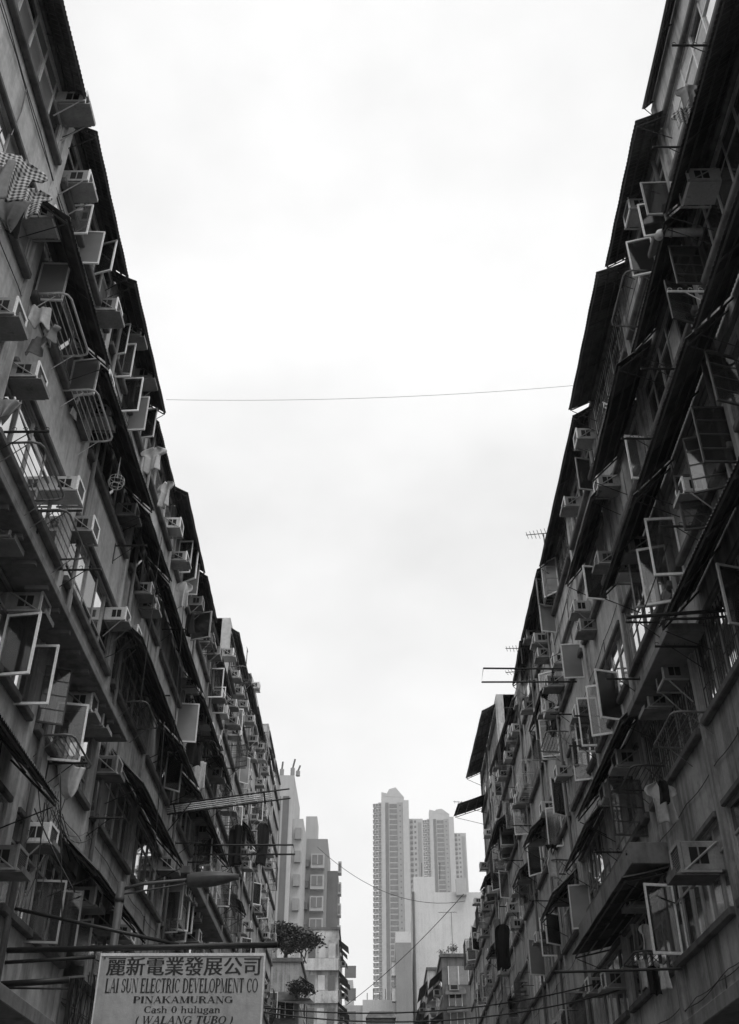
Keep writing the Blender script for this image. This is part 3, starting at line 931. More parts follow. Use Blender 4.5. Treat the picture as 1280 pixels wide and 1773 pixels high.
# serif lettering drawn as strokes
def stroke_poly(segs, pts, hw):
    segs.append((pts, hw))
def arc(cx, cy, rx, ry, a0, a1, n=14):
    return [(cx + rx * math.cos(R(a0 + (a1 - a0) * i / n)), cy + ry * math.sin(R(a0 + (a1 - a0) * i / n))) for i in range(n + 1)]
TK, TN = .13, .045
def S_(x, y0, y1, w=TK): return [('q', x - w, y0, x + w, y1)]
def H_(x0, x1, y, w=TN): return [('q', x0, y - w, x1, y + w)]
def D_(x0, y0, x1, y1, w): return [('d', x0, y0, x1, y1, w)]
def A_(cx, cy, rx, ry, a0, a1): return [('a', cx, cy, rx, ry, a0, a1)]
def sf(x, y, w=.17): return H_(x - w, x + w, y, .025)
G = {
 'L': (.78, S_(.2, 0, 1) + sf(.2, .975) + sf(.2, .025) + H_(.2, .74, .03) + S_(.71, .0, .28, .03)),
 'A': (.95, D_(.12, 0, .47, 1, .035) + D_(.47, 1, .8, 0, .09) + H_(.25, .68, .35) + sf(.12, .025, .13) + sf(.8, .025, .16)),
 'I': (.45, S_(.22, 0, 1) + sf(.22, .975) + sf(.22, .025)),
 'S': (.7, A_(.35, .74, .24, .23, 20, 270) + A_(.35, .27, .25, .24, 90, -160) + S_(.59, .7, 1, .022) + S_(.09, 0, .3, .022)),
 'U': (.95, S_(.2, .3, 1) + sf(.2, .975) + S_(.76, .3, 1, .035) + sf(.76, .975, .14) + A_(.48, .3, .28, .28, 180, 360)),
 'N': (.98, S_(.18, 0, 1, .032) + S_(.82, 0, 1, .032) + D_(.2, 1, .8, 0, .09) + sf(.18, .025, .14) + sf(.82, .975, .14) + H_(.03, .25, .975, .025)),
 'E': (.8, S_(.2, 0, 1) + sf(.2, .975) + sf(.2, .025) + H_(.2, .72, .97) + H_(.2, .75, .03) + H_(.2, .55, .52) + S_(.7, .74, 1, .028) + S_(.73, 0, .27, .028) + S_(.55, .4, .64, .024)),
 'C': (.85, A_(.46, .5, .36, .48, 40, 320) + S_(.76, .68, 1, .025)),
 'T': (.85, S_(.42, 0, 1) + sf(.42, .025) + H_(.06, .78, .97) + S_(.08, .72, 1, .028) + S_(.76, .72, 1, .028)),
 'R': (.92, S_(.2, 0, 1) + sf(.2, .975) + sf(.2, .025) + A_(.42, .74, .28, .23, 90, -90) + H_(.2, .44, .97) + H_(.2, .44, .51) + D_(.48, .5, .8, 0, .085) + H_(.7, .93, .025, .025)),
 'D': (.95, S_(.2, 0, 1) + sf(.2, .975) + sf(.2, .025) + A_(.4, .5, .43, .47, 90, -90) + H_(.2, .42, .97) + H_(.2, .42, .03)),
 'V': (.9, D_(.13, 1, .46, 0, .09) + D_(.46, 0, .77, 1, .035) + sf(.13, .975, .16) + sf(.77, .975, .13)),
 'O': (.98, A_(.48, .5, .38, .48, 0, 360)),
 'P': (.82, S_(.2, 0, 1) + sf(.2, .975) + sf(.2, .025) + A_(.42, .72, .3, .25, 90, -90) + H_(.2, .44, .97) + H_(.2, .44, .47)),
 'M': (1.15, S_(.17, 0, 1, .032) + D_(.2, 1, .55, .05, .085) + D_(.55, .05, .92, 1, .035) + S_(.95, 0, 1) + sf(.17, .025, .13) + sf(.95, .025) + H_(.03, .22, .975, .025) + H_(.92, 1.1, .975, .025)),
 'K': (.98, S_(.2, 0, 1) + sf(.2, .975) + sf(.2, .025) + D_(.28, .42, .76, 1, .035) + D_(.42, .6, .82, 0, .09) + sf(.78, .975, .14) + sf(.84, .025, .14)),
 'G': (.95, A_(.46, .5, .37, .48, 45, 360) + S_(.78, .05, .45) + sf(.78, .45, .15) + S_(.77, .7, 1, .025)),
 'W': (1.25, D_(.1, 1, .38, 0, .085) + D_(.38, 0, .63, 1, .035) + D_(.6, 1, .86, 0, .085) + D_(.86, 0, 1.12, 1, .035) + sf(.1, .975, .13) + sf(.6, .975, .13) + sf(1.12, .975, .11)),
 'B': (.85, S_(.2, 0, 1) + sf(.2, .975) + sf(.2, .025) + A_(.42, .75, .24, .22, 90, -90) + A_(.42, .27, .3, .25, 90, -90) + H_(.2, .44, .97) + H_(.2, .44, .52) + H_(.2, .44, .03)),
 'a': (.62, A_(.27, .2, .19, .2, 0, 360) + S_(.46, 0, .45, .07) + A_(.29, .45, .18, .2, 0, 150) + H_(.46, .6, .025)),
 's': (.52, A_(.26, .5, .17, .15, 20, 270) + A_(.26, .18, .18, .16, 90, -160)),
 'h': (.75, S_(.16, 0, 1, .07) + sf(.16, .025, .13) + H_(.03, .16, .97) + A_(.36, .42, .2, .23, 180, 0) + S_(.56, 0, .42, .07) + sf(.56, .025, .13)),
 'u': (.75, S_(.16, .22, .66, .07) + H_(.03, .16, .64) + A_(.36, .22, .2, .2, 180, 360) + S_(.56, 0, .66, .07) + H_(.56, .7, .025) + H_(.43, .56, .64)),
 'l': (.36, S_(.17, 0, 1, .07) + sf(.17, .025, .14) + H_(.04, .17, .97)),
 'g': (.65, A_(.29, .45, .2, .2, 0, 360) + A_(.3, -.08, .24, .16, 0, 360) + H_(.4, .6, .64) + D_(.15, .28, .2, .08, .03)),
 'n': (.75, S_(.16, 0, .66, .07) + sf(.16, .025, .13) + H_(.03, .16, .64) + A_(.36, .42, .2, .23, 180, 0) + S_(.56, 0, .42, .07) + sf(.56, .025, .13)),
 '0': (.68, A_(.33, .5, .24, .48, 0, 360)),
 '(': (.42, A_(.5, .45, .32, .62, 125, 235)), ')': (.42, A_(-.08, .45, .32, .62, 55, -55)), ' ': (.42, []),
}
def lettering(text, x0, x1, y0, h, slant=0.0, depth=.004):
    tot = sum(G[c][0] for c in text)
    k = (x1 - x0) / tot
    b = MB()
    x = x0
    def tr(px, py):
        return (x + (px * k) + slant * py * h, -depth, y0 + py * h)
    layer = 0
    for c in text:
        for q in G[c][1]:
            layer = (layer + 1) % 7
            e = depth + layer * .0003
            def T(px, py):
                p = tr(px, py)
                return (p[0], -e, p[2])
            if q[0] == 'q':
                b.face((T(q[1], q[2]), T(q[3], q[2]), T(q[3], q[4]), T(q[1], q[4])), 'sign_ink')
            elif q[0] == 'd':
                _, a0, b0, a1, b1, w_ = q
                b.face((T(a0 - w_, b0), T(a0 + w_, b0), T(a1 + w_, b1), T(a1 - w_, b1)), 'sign_ink')
            else:
                _, cx, cy, rx, ry, a0, a1 = q
                n = 20
                pr = None
                for i in range(n + 1):
                    a = R(a0 + (a1 - a0) * i / n)
                    wx = TN + (TK * 1.05 - TN) * abs(math.cos(a)) ** 1.5
                    o_ = T(cx + (rx + wx * .6) * math.cos(a), cy + (ry + TN * .4) * math.sin(a))
                    i_ = T(cx + (rx - wx * .9) * math.cos(a), cy + (ry - TN * 1.3) * math.sin(a))
                    if pr:
                        b.face((pr[0], o_, i_, pr[1]), 'sign_ink')
                    pr = (o_, i_)
        x += G[c][0] * k
    o = b.build('lettering', sign, z_)
    return o
def pxs(u, v):
    q = at_y(u, v, SY)
    return q.x - sign.location.x, q.z - sign.location.z
a, c = pxs(181, 1719), pxs(448, 1694)
lettering('LAI SUN ELECTRIC DEVELOPMENT CO', a[0], c[0], a[1], c[1] - a[1])
a, c = pxs(230, 1737), pxs(404, 1725)
lettering('PINAKAMURANG', a[0], c[0], a[1], c[1] - a[1])
a, c = pxs(249, 1754), pxs(383, 1742)
lettering('Cash 0 hulugan', a[0], c[0], a[1], c[1] - a[1])
a, c = pxs(232, 1773), pxs(404, 1759)
lettering('( WALANG TUBO )', a[0], c[0], a[1], c[1] - a[1], .22)
cu = bpy.data.curves.new('lettering', 'FONT')
cu.body = '麗新電業發展公司'
cu.resolution_u = 3
tmp = bpy.data.objects.new('lettering', cu)
col.objects.link(tmp)
bpy.context.view_layer.update()
me = bpy.data.meshes.new_from_object(tmp.evaluated_get(bpy.context.evaluated_depsgraph_get()))
bpy.data.objects.remove(tmp)
xs = [v_.co.x for v_ in me.vertices]; ys = [v_.co.y for v_ in me.vertices]
a, c = pxs(184, 1689), pxs(451, 1657)
kx, ky = (c[0] - a[0]) / (max(xs) - min(xs)), (c[1] - a[1]) / (max(ys) - min(ys))
for v_ in me.vertices:
    v_.co = Vector((a[0] + (v_.co.x - min(xs)) * kx, -.004, a[1] + (v_.co.y - min(ys)) * ky))
b = MB()
for k, dx in enumerate((-.007, 0, .007)):                    # heavier strokes
    for p_ in me.polygons:
        b.face([(me.vertices[i].co.x + dx, -.0035 - .0006 * k, me.vertices[i].co.z) for i in p_.vertices], 'sign_ink')
b.build('lettering', sign, z_)
bpy.data.meshes.remove(me)
def vx(u, v, y):
    return tuple(at_y(u, v, y))
b = MB()
b.tube([(-WL, SY + .06, at_y(10, 1644, SY).z), vx(480, 1636, SY + .06)], .045, 'steel_black', 8)
for u in (200, 320, 440):
    q = at_y(u, 1645, SY + .06)
    b.tube([q + Vector((0, 0, .06)), q + Vector((0, 0, -.1))], .015, 'steel_black', 4)
b.build('support_pipe', sign, smooth=True)
b = MB()
b.tube([(-WL, SY + .06, at_y(10, 1600, SY).z + .25), vx(310, 1636, SY + .06)], .03, 'steel_black', 6)
b.tube([(-WL, SY + .06, at_y(50, 1665, SY).z), vx(165, 1657, SY + .06)], .03, 'steel_black', 6)
b.tube([(-WL, SY + .06, at_y(50, 1703, SY).z), vx(120, 1697, SY + .06)], .05, 'steel_black', 6)
b.tube([(-WL, SY + .06, at_y(50, 1703, SY).z - .05), vx(118, 1712, SY + .06)], .015, 'steel_black', 6)
b.build('brace_pipe', sign, smooth=True)

# ------------------------------------------------------------------ street lamp
LY = 17.9
base_x = at_y(207, 1560, LY).x
top_z = at_y(208, 1528, LY).z
lamp = empty('street_lamp', (base_x, LY, 0.13))
tag(lamp, 'grey street lamp with a long cobra-head on an arm above the sign', 'street lamp')
b = MB(); b.tube([(base_x, LY, .13), (base_x, LY, 3), (base_x, LY, top_z)], .07, 'lamp_paint', 12); b.tube([(base_x, LY, .13), (base_x, LY, 1.0)], .11, 'lamp_paint', 12); b.tube([(base_x, LY, top_z - .32), (base_x, LY, top_z - .22)], .08, 'frame_dark', 10); b.build('pole', lamp, smooth=True)
b = MB(); b.tube([vx(208, 1540, LY), vx(250, 1530, LY), vx(345, 1522, LY)], .03, 'lamp_paint', 8); b.tube([vx(208, 1549, LY), vx(330, 1529, LY)], .015, 'lamp_paint', 6); b.build('arm', lamp, smooth=True)
h0, h1 = at_y(325, 1524, LY), at_y(414, 1518, LY)
def lamphead(lower):
    b = MB(); mi = b.m('lamp_paint' if not lower else 'tin_light')
    n, mseg = 14, 8
    L = (h1 - h0).length
    ax = (h1 - h0).normalized()
    up = Vector((0, 0, 1)); sd_ = ax.cross(up)
    for i in range(n + 1):
        t = i / n
        wv_ = .15 * (math.sin(math.pi * min(1, .18 + t * .82)) ** .6) * (1 if t < .97 else .6) + .02
        hh = (.11 if not lower else .12) * (math.sin(math.pi * min(.93, .25 + t * .75)) ** .7) + .01
        for j in range(mseg + 1):
            a_ = math.pi * j / mseg * (1 if not lower else -1)
            b.v.append(tuple(h0 + ax * (L * t) + sd_ * (wv_ * math.cos(a_)) + up * (hh * math.sin(a_))))
    for i in range(n):
        for j in range(mseg):
            q = i * (mseg + 1) + j
            b.f.append((q, q + 1, q + mseg + 2, q + mseg + 1)); b.mi.append(mi)
    b.f.append(tuple(range(mseg + 1))); b.mi.append(mi)
    b.f.append(tuple(n * (mseg + 1) + j for j in range(mseg + 1))); b.mi.append(mi)
    b.build('lamp_hood' if not lower else 'lamp_bowl', lamp, smooth=True)
lamphead(False); lamphead(True)

# ------------------------------------------------------------------ empty sign frames
fy = 28.0
fr1 = empty('sign_frame', (-WL, fy, 10.1 + CAMZ))
tag(fr1, 'slatted empty sign frame of parallel pale bars jutting over the street', 'sign frame', 'empty sign frames')
b = MB()
c0, c1 = at_y(288, 1394, fy), at_y(470, 1370, fy)
c0.x = -WL
for k in range(6):
    dz = Vector((0, k * .09, -.02 * k))
    b.tube([c0 + dz, c1 + dz + (c1 - c0).normalized() * (.5 if k in (0, 5) else 0)], .022 if k in (0, 5) else .016, 'aluminium' if k % 5 else 'steel_black', 5)
b.build('bar', fr1)
b = MB()
for t in (.08, .93):
    q = c0.lerp(c1, t)
    b.tube([q + Vector((0, -.05, .0)), q + Vector((0, .5, -.13))], .024, 'steel_black', 4)
b.tube([c0 + Vector((0, .2, -.8)), c0.lerp(c1, .25)], .018, 'steel_black', 4)
b.build('cross_bar', fr1)
fy = 26.2
fr2 = empty('sign_frame', (WR, fy, 13.2 + CAMZ))
tag(fr2, 'empty rectangular steel sign frame outlined against the sky', 'sign frame', 'empty sign frames')
b = MB()
p00, p01 = at_y(837, 1157, fy), at_y(834, 1181, fy)
p10, p11 = p00.copy(), p01.copy()
p10.x = p11.x = WR
p10.z -= .03; p11.z -= .0
b.tube([p10, p00, p01, p11], .026, 'steel_black', 5)
b.build('outline_bar', fr2)
b = MB(); b.tube([p10.lerp(p00, .25), p11.lerp(p01, .25)], .02, 'steel_black', 4); b.tube([p10 + Vector((0, 0, .7)), p10.lerp(p00, .5)], .008, 'steel_black', 4); b.build('brace', fr2)
q0, q1 = at_y(425, 1493, 33), at_y(511, 1462, 33)
fr3 = empty('sign_frame', (-WL, 33, q0.z))
tag(fr3, 'small black open sign frame in front of the pale striped tower', 'sign frame', 'empty sign frames')
b = MB(); q2, q3 = at_y(508, 1463, 33), at_y(511, 1479, 33)
a0, a1 = q2.copy(), q3.copy(); a0.x = a1.x = -WL
b.tube([a0, q2, q3, a1], .03, 'steel_black', 5); b.build('outline_bar', fr3)
b = MB(); b.tube([a0.lerp(q2, .7), a1.lerp(q3, .62)], .02, 'steel_black', 4); b.build('brace', fr3)
q = at_y(1290, 1052, 14.6)
sb = empty('bracket_pole', (WR, 14.6, q.z))
tag(sb, 'long black pole bracket with wires jutting below the dark tin awning', 'bracket')
b = MB(); b.tube([(WR, 14.6, q.z + .1), vx(1280, 1055, 14.6), vx(1084, 1069, 14.6)], .03, 'steel_black', 6); b.build('rod', sb)
b = MB(); b.tube([(WR, 14.6, q.z + .05), vx(1280, 1066, 14.6), vx(1210, 1071, 14.6), vx(1150, 1072, 14.6)], .022, 'steel_black', 6); b.build('wire', sb)

# flue pipe
q = on_wall(1, 1215, 402, 0)
fp = empty('flue_pipe', q); tag(fp, 'short fat white flue pipe with a downturned end', 'flue pipe')
b = MB(); x, y, z = q
b.tube([(x, y, z), (x - .62, y, z), (x - .70, y, z - .03), (x - .74, y, z - .12)], .075, 'aluminium', 12); b.build('duct', fp, smooth=True)
b = MB(); b.tube([(x - .5, y, z), (x - .53, y, z)], .09, 'frame_dull', 12); b.build('collar', fp)

# hanging wire basket
q = on_wall(-1, 203, 828, .45)
hb = empty('hanging_basket', q); tag(hb, 'round wire basket hanging on a chain below the tin awning', 'basket')
b = MB()
for dz, rr in ((0, .14), (-.1, .17), (-.2, .13)):
    b.tube([q + Vector((rr * math.cos(a), rr * math.sin(a), dz)) for a in [R(i * 30) for i in range(13)]], .008, 'aluminium', 4)
for i in range(8):
    a = R(i * 45)
    b.tube([q + Vector((.14 * math.cos(a), .14 * math.sin(a), 0)), q + Vector((.17 * math.cos(a), .17 * math.sin(a), -.1)), q + Vector((.13 * math.cos(a), .13 * math.sin(a), -.2))], .006, 'aluminium', 4)
b.build('wire_body', hb)
b = MB(); b.tube([q, q + Vector((0, 0, .55))], .01, 'aluminium', 4); b.build('chain', hb)

# wire cage at the far roof edge
q = on_wall(-1, 461, 1305, .45)
cg = empty('wire_cage', q); tag(cg, 'wire cage balcony at the far roof edge against the sky', 'cage')
b = MB()
for dx in (0, .3, .6):
    for dy in (0, .9):
        b.tube([(q.x - .6 + dx, q.y + dy, q.z), (q.x - .6 + dx, q.y + dy, q.z + 1.5)], .018, 'frame_dull', 4)
for dz in (0, .5, 1.0, 1.5):
    b.tube([(q.x - .6, q.y, q.z + dz), (q.x, q.y, q.z + dz), (q.x, q.y + .9, q.z + dz), (q.x - .6, q.y + .9, q.z + dz)], .018, 'frame_dull', 4)
b.build('cage_wire', cg)

# ------------------------------------------------------------------ cables
def cable(p0, p1, sag, r, label, mat='steel_black', n=16, group=None):
    p0, p1 = Vector(p0), Vector(p1)
    b = MB()
    b.tube([p0.lerp(p1, i / n) + Vector((0, 0, -4 * sag * (i / n) * (1 - i / n))) for i in range(n + 1)], r, mat, 5)
    return tag(b.build('cable', None, smooth=True), label, 'cable', group)
GW = 'cables strung over the street'
cable(at_y(288, 692, 19.8), at_y(999, 667, 19.8), .18, .005, 'thin cable crossing the whole sky between the two roof edges', 'pipe_grey', 24, GW)
cable(at_y(440, 1743, 24), at_y(1045, 1700, 27), .35, .016, 'upper of the two thick black cables low across the street', n=24, group=GW)
cable(at_y(440, 1750, 24), at_y(1110, 1703, 25), .45, .016, 'lower of the two thick black cables low across the street', n=24, group=GW)
cable(at_y(1182, 1677, 17), at_y(960, 1683, 17.5), 0, .022, 'straight black cable beside the lowest laundry rack', group=GW)
cable(at_y(550, 1467, 120), at_y(806, 1560, 118), 2.2, .03, 'sagging cable from the striped tower past the slender tower', group=GW)
cable(at_y(803, 1548, 90), at_y(600, 1740, 110), .5, .03, 'diagonal cable slanting down across the blank white wall', group=GW)
cable(at_y(1158, 936, 16), at_y(1097, 1103, 16.3), .02, .012, 'thin rod-like cable slanting past two white casements', group=GW)
for i, (u0, v0, u1, v1, y, lab) in enumerate(((280, 930, 240, 1240, 20, 'thin cable dropping past the curved tin awning'), (318, 1050, 300, 1290, 24, 'thin cable dropping beside the second tin awning'), (285, 1250, 268, 1480, 22.5, 'thin cable dropping in front of the low dark awning'),
                                               (78, 1390, 60, 1560, 15.3, 'loose wire hanging under the lowest corner awning'), (105, 1330, 108, 1600, 16, 'loose wire hanging between laundry rack and lower casements'), (60, 1400, 130, 1545, 16, 'slack wire slanting to the air conditioner behind the sign pipe'))):
    cable(at_y(u0, v0, y), at_y(u1, v1, y), .03, .011, lab)
wb = empty('wire_bundle', (at_y(120, 1700, 18.4).x, 18.4, 3)); tag(wb, 'tangle of loose wires on the wall behind the signboard', 'wires')
b = MB()
for i in range(26):
    q = on_wall(-1, rnd.uniform(125, 175), rnd.uniform(1680, 1705), .16)
    pts = []
    d = rnd.uniform(-.25, .25)
    for k in range(7):
        pts.append(q + Vector((rnd.uniform(-.02, .05), d * k / 6 + .1 * math.sin(k * .9 + i), -.28 * k)))
    b.tube(pts, rnd.uniform(.008, .015), rnd.choice(('steel_black', 'pipe_grey', 'frame_dark')), 4)
b.build('wire', wb)
wb = empty('wire_bundle', (-WL, 15.5, 6)); tag(wb, 'tangle of thin wires looping below the corrugated corner awning', 'wires')
b = MB()
for i in range(18):
    u0 = rnd.uniform(60, 120); v0 = rnd.uniform(1365, 1410)
    q0, q1 = on_wall(-1, u0, v0, .25), on_wall(-1, rnd.uniform(40, 170), rnd.uniform(1430, 1560), .12)
    sag = rnd.uniform(.0, .4)
    b.tube([q0.lerp(q1, k / 8) + Vector((0, 0, -4 * sag * k / 8 * (1 - k / 8))) for k in range(9)], .008, rnd.choice(('steel_black', 'frame_dark', 'pipe_grey')), 4)
b.build('wire', wb)

# television aerials
def aerial(p, h, L, ang, label):
    root = empty('tv_aerial', p); tag(root, label, 'aerial', 'television aerials on the roofs')
    b = MB(); b.tube([p, p + Vector((0, 0, h))], .02, 'frame_dark', 5); b.build('mast', root)
    b = MB(); d = Vector((math.cos(ang), math.sin(ang), .12)); sd_ = Vector((-d.y, d.x, 0)); t0 = p + Vector((0, 0, h))
    b.tube([t0 - d * L * .3, t0 + d * L * .7], .015, 'frame_dark', 4)
    for i in range(7):
        c = t0 + d * L * (-.25 + i * .15)
        l = .28 - .02 * i
        b.tube([c - sd_ * l - Vector((0, 0, .03)), c + sd_ * l], .008, 'frame_dark', 4)
    b.build('antenna', root)
for (u, v, y, h, L, a, lab) in ((944, 948, 26, .5, .75, 2.8, 'small aerial high on the tin eave, alone against the sky'), (905, 1150, 32, .6, .75, 2.9, 'aerial just above the empty rectangular sign frame'), (903, 1185, 33, .5, .75, 2.7, 'aerial crossing behind the empty rectangular sign frame'),
                                 (898, 1243, 36, .4, .75, 2.9, 'aerial on the eave above the sagging roof canopy'), (784, 1640, 86, 2.6, 1.6, 2.6, 'tall thin aerial above the distant stepped terraces'), (815, 1400, 52, .3, 1.2, 3.0, 'aerial under the flap awning of the tall patched terrace')):
    aerial(at_y(u, v, y), h, L, a, lab)
aerial(Vector((-5.6, 41.5, 22.4)), 1.2, .01, 0, 'thin lightning rod on the gutter-edged roof')

# ------------------------------------------------------------------ side-street blocks
def grid_windows(root, x0, x1, z0, dz, nz, y, w_, h_, nx, mat='glass_tower', frame='tower_pale', name='window'):
    """windows on a face looking back down the street: each its own part"""
    for k in range(nz):
        for i in range(nx):
            x = x0 + (x1 - x0) * (i + .5) / nx
            z = z0 + dz * k
            b = MB()
            b.box((x - w_ / 2, y - .06, z), (x + w_ / 2, y + .02, z + h_), mat)
            b.box((x - w_ / 2 - .1, y - .3, z + h_), (x + w_ / 2 + .1, y - .001, z + h_ + .12), frame)
            b.box((x - .04, y - .09, z), (x + .04, y - .061, z + h_), frame)
            b.build(name, root)

def old_block(s, y0, y1, zr, label, wall, x_in, n_aw, bays):
    root = empty('corner_building', (s * x_in, y0, 0)); tag(root, label, 'building', 'old corner houses beyond the side street')
    b = MB(); b.box((s * x_in, y0, 0), (s * (x_in + 10), y1, zr), wall); b.build('wall', root)
    b = MB(); b.box((s * (x_in - .12), y0 - .12, zr + .001), (s * (x_in + 10), y1, zr + .25), 'ledge_render'); b.build('roof', root)
    for i in range(bays):
        ya = y0 + (y1 - y0) * i / bays + .3; yb = y0 + (y1 - y0) * (i + 1) / bays - .3
        for k in range(6):
            z = zr - 2.6 - 2.9 * k
            if z < 2: break
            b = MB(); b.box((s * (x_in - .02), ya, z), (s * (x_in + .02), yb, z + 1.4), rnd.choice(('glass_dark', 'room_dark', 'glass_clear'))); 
            b.box((s * (x_in - .06), ya, z - .1), (s * (x_in - .001), yb, z - .001), 'aluminium'); b.box((s * (x_in - .05), (ya + yb) / 2 - .05, z), (s * (x_in - .021), (ya + yb) / 2 + .05, z + 1.4), 'aluminium')
            b.build('window', root)
            if rnd.random() < n_aw:
                o_ = rnd.uniform(.7, 1.1); dz = rnd.uniform(.5, 1.0)
                b = MB(); y_a, y_b = ya - .2, ya + (yb - ya) * rnd.uniform(.6, 1.1)
                xa, xb = s * (x_in - .01), s * (x_in - o_)
                zt = z + 1.75
                b.hexa(((xa, y_a, zt - .03), (xb, y_a, zt - dz - .03), (xb, y_b, zt - dz - .03), (xa, y_b, zt - .03), (xa, y_a, zt), (xb, y_a, zt - dz), (xb, y_b, zt - dz), (xa, y_b, zt)), 'tin_dark')
                b.build('awning', root)
            if rnd.random() < .6:
                b = MB(); yy = rnd.uniform(ya, yb); b.box((s * (x_in - .6), yy, z + .2), (s * (x_in - .001), yy + .7, z + .65), 'case_pale'); b.box((s * (x_in - .5), yy - .01, z + .27), (s * (x_in - .2), yy - .001, z + .58), 'vent_black'); b.build('air_conditioner_box', root)
    return root
n1_ = old_block(-1, 75, 84, 17.9, 'old corner house with a tree growing on its roof', 'plaster_dark', 5.0, .3, 2)
# near end wall of that house: porch window and awning
b = MB(); b.box((-7.2, 74.94, 12.2), (-5.3, 75.06, 15.2), 'room_dark'); b.box((-7.2, 74.9, 12.2), (-7.1, 74.939, 15.2), 'aluminium'); b.box((-6.3, 74.9, 12.2), (-6.2, 74.939, 15.2), 'aluminium'); b.build('window', n1_)
b = MB(); b.hexa(((-7.6, 75, 15.6), (-4.3, 75, 15.6), (-3.9, 73.6, 15.0), (-7.6, 73.6, 15.3), (-7.6, 75, 15.68), (-4.3, 75, 15.68), (-3.9, 73.6, 15.08), (-7.6, 73.6, 15.38)), 'tin_dark'); b.build('awning', n1_)
b = MB(); b.box((-7.3, 74.3, 9.8), (-4.9, 74.99, 11.6), 'blank_wall'); b.build('balcony_wall', n1_)
b = MB(); b.box((-7.2, 74.94, 5.5), (-5.1, 75.06, 8.8), 'glass_dark'); 
for x in (-7.2, -6.5, -5.8, -5.15): b.box((x, 74.88, 5.5), (x + .1, 74.939, 8.8), 'rim_white')
b.box((-7.2, 74.87, 7.9), (-5.1, 74.938, 8.0), 'rim_white'); b.build('window', n1_)
old_block(-1, 84.5, 96, 14.6, 'lower old house with dark awnings behind the tree-roofed house', 'concrete_patched', 4.7, .6, 2)
old_block(-1, 96.5, 110, 13.4, 'lower old house farther off, awnings stepping down', 'plaster_mid', 4.4, .6, 2)
ce = old_block(-1, 112, 126, 29.0, 'stained corner tenement with balconies ending the left row of houses', 'concrete_patched', 3.7, .8, 4)
for k in range(8):
    z = 26.2 - 3.0 * k
    b = MB(); b.box((-7.9, 111.6, z - 1.1), (-3.7, 111.99, z), 'plaster_mid' if k % 2 else 'plaster_pale'); b.build('balcony_wall', ce)
    b = MB()
    for i in range(4):
        b.box((-7.7 + i * 1.0, 111.9, z + .1), (-7.0 + i * 1.0, 112.05, z + 1.5), rnd.choice(('glass_dark', 'glass_dark', 'curtain_grey', 'glass_clear')))
    b.build('window', ce)
nb = old_block(1, 85, 95, 20.4, 'stepped old house with dark flap awnings at the far end of the opposite row', 'ledge_render', 5.0, .9, 2)
old_block(1, 95.5, 106, 17.0, 'second stepped old house beyond, small rooftop shed', 'plaster_mid', 5.2, .8, 2)
nb2 = old_block(1, 106.5, 135, 24.0, 'lowest far old house with a single side flap awning', 'plaster_grey', 4.9, .8, 3)

def end_clutter(root, y, x0, x1, z0, z1, n):
    """awnings, windows and boxes on a wall that faces back down the street"""
    for _ in range(n):
        xa = rnd.uniform(x0, x1 - 1.2); xb = xa + rnd.uniform(.9, 1.8); z = rnd.uniform(z0, z1)
        b = MB(); b.box((xa, y - .05, z), (xb, y - .002, z + 1.3), rnd.choice(('glass_dark', 'room_dark', 'curtain_grey')))
        for t in (0, .5, 1):
            b.box((xa + (xb - xa) * t - .03, y - .08, z), (xa + (xb - xa) * t + .03, y - .051, z + 1.3), 'aluminium')
        b.build('window', root)
        k = rnd.random()
        if k < .65:
            d = rnd.uniform(.6, 1.2); e = rnd.uniform(.4, .9)
            b = MB(); b.hexa(((xa - .2, y - .003, z + 1.55), (xb + .2, y - .003, z + 1.55), (xb + .3, y - d, z + 1.55 - e), (xa - .3, y - d, z + 1.5 - e), (xa - .2, y - .003, z + 1.59), (xb + .2, y - .003, z + 1.59), (xb + .3, y - d, z + 1.59 - e), (xa - .3, y - d, z + 1.54 - e)), 'tin_dark')
            b.build('awning', root)
        else:
            b = MB(); b.box((xa, y - .6, z - .5), (xa + .7, y - .003, z - .05), 'case_grey'); b.box((xa + .1, y - .61, z - .42), (xa + .6, y - .601, z - .13), 'vent_black'); b.build('air_conditioner_box', root)
end_clutter(nb, 85, 4.9, 7.2, 9, 18.6, 14)
end_clutter(nb2, 106.5, 4.9, 7.0, 14, 21.5, 7)
end_clutter(n1_, 75, -7.5, -5.0, 8, 15, 3)

def stack_building(name, x0, x1, y, depth, h, label, mat, cat='tower', group='high buildings beyond the street'):
    root = empty(name, ((x0 + x1) / 2, y, 0)); tag(root, label, cat, group)
    b = MB(); b.box((x0, y, 0), (x1, y + depth, h), mat); b.build('wall', root)
    return root
# pale striped tower
t1 = stack_building('apartment_tower', -17.5, -11.9, 150, 14, 60.2, 'pale tower with dark vertical stripes and rooftop pipes', 'tower_pale')
for i, (a, c) in enumerate(((-15.1, -14.6), (-14.2, -13.7), (-13.4, -12.5))):
    b = MB(); b.box((a, 149.9, 0), (c, 149.99, 57.0), 'tower_dark'); b.build('stripe', t1)
b = MB(); b.box((-11.89, 151, 0), (-10.4, 160, 54), 'tower_pale'); b.build('wing', t1)
for k in range(14):
    b = MB(); b.box((-11.5, 150.4, 8 + k * 3.3), (-10.6, 150.99, 9.6 + k * 3.3), 'tower_grey'); b.build('air_conditioner_box', t1)
for i, (x, h_) in enumerate(((-16.2, 2.6), (-13.8, 2.2), (-12.2, 2.6), (-11.4, 1.6))):
    b = MB(); b.tube([(x, 150.3, 60.2), (x, 150.3, 60.2 + h_ * .45)], .35, 'tower_grey', 6); b.tube([(x, 150.3, 60.2 + h_ * .45), (x + .1 + .2 * (i > 1), 150.3, 60.2 + h_)], .14, 'tower_dark', 5); b.build('roof_pipe', t1)
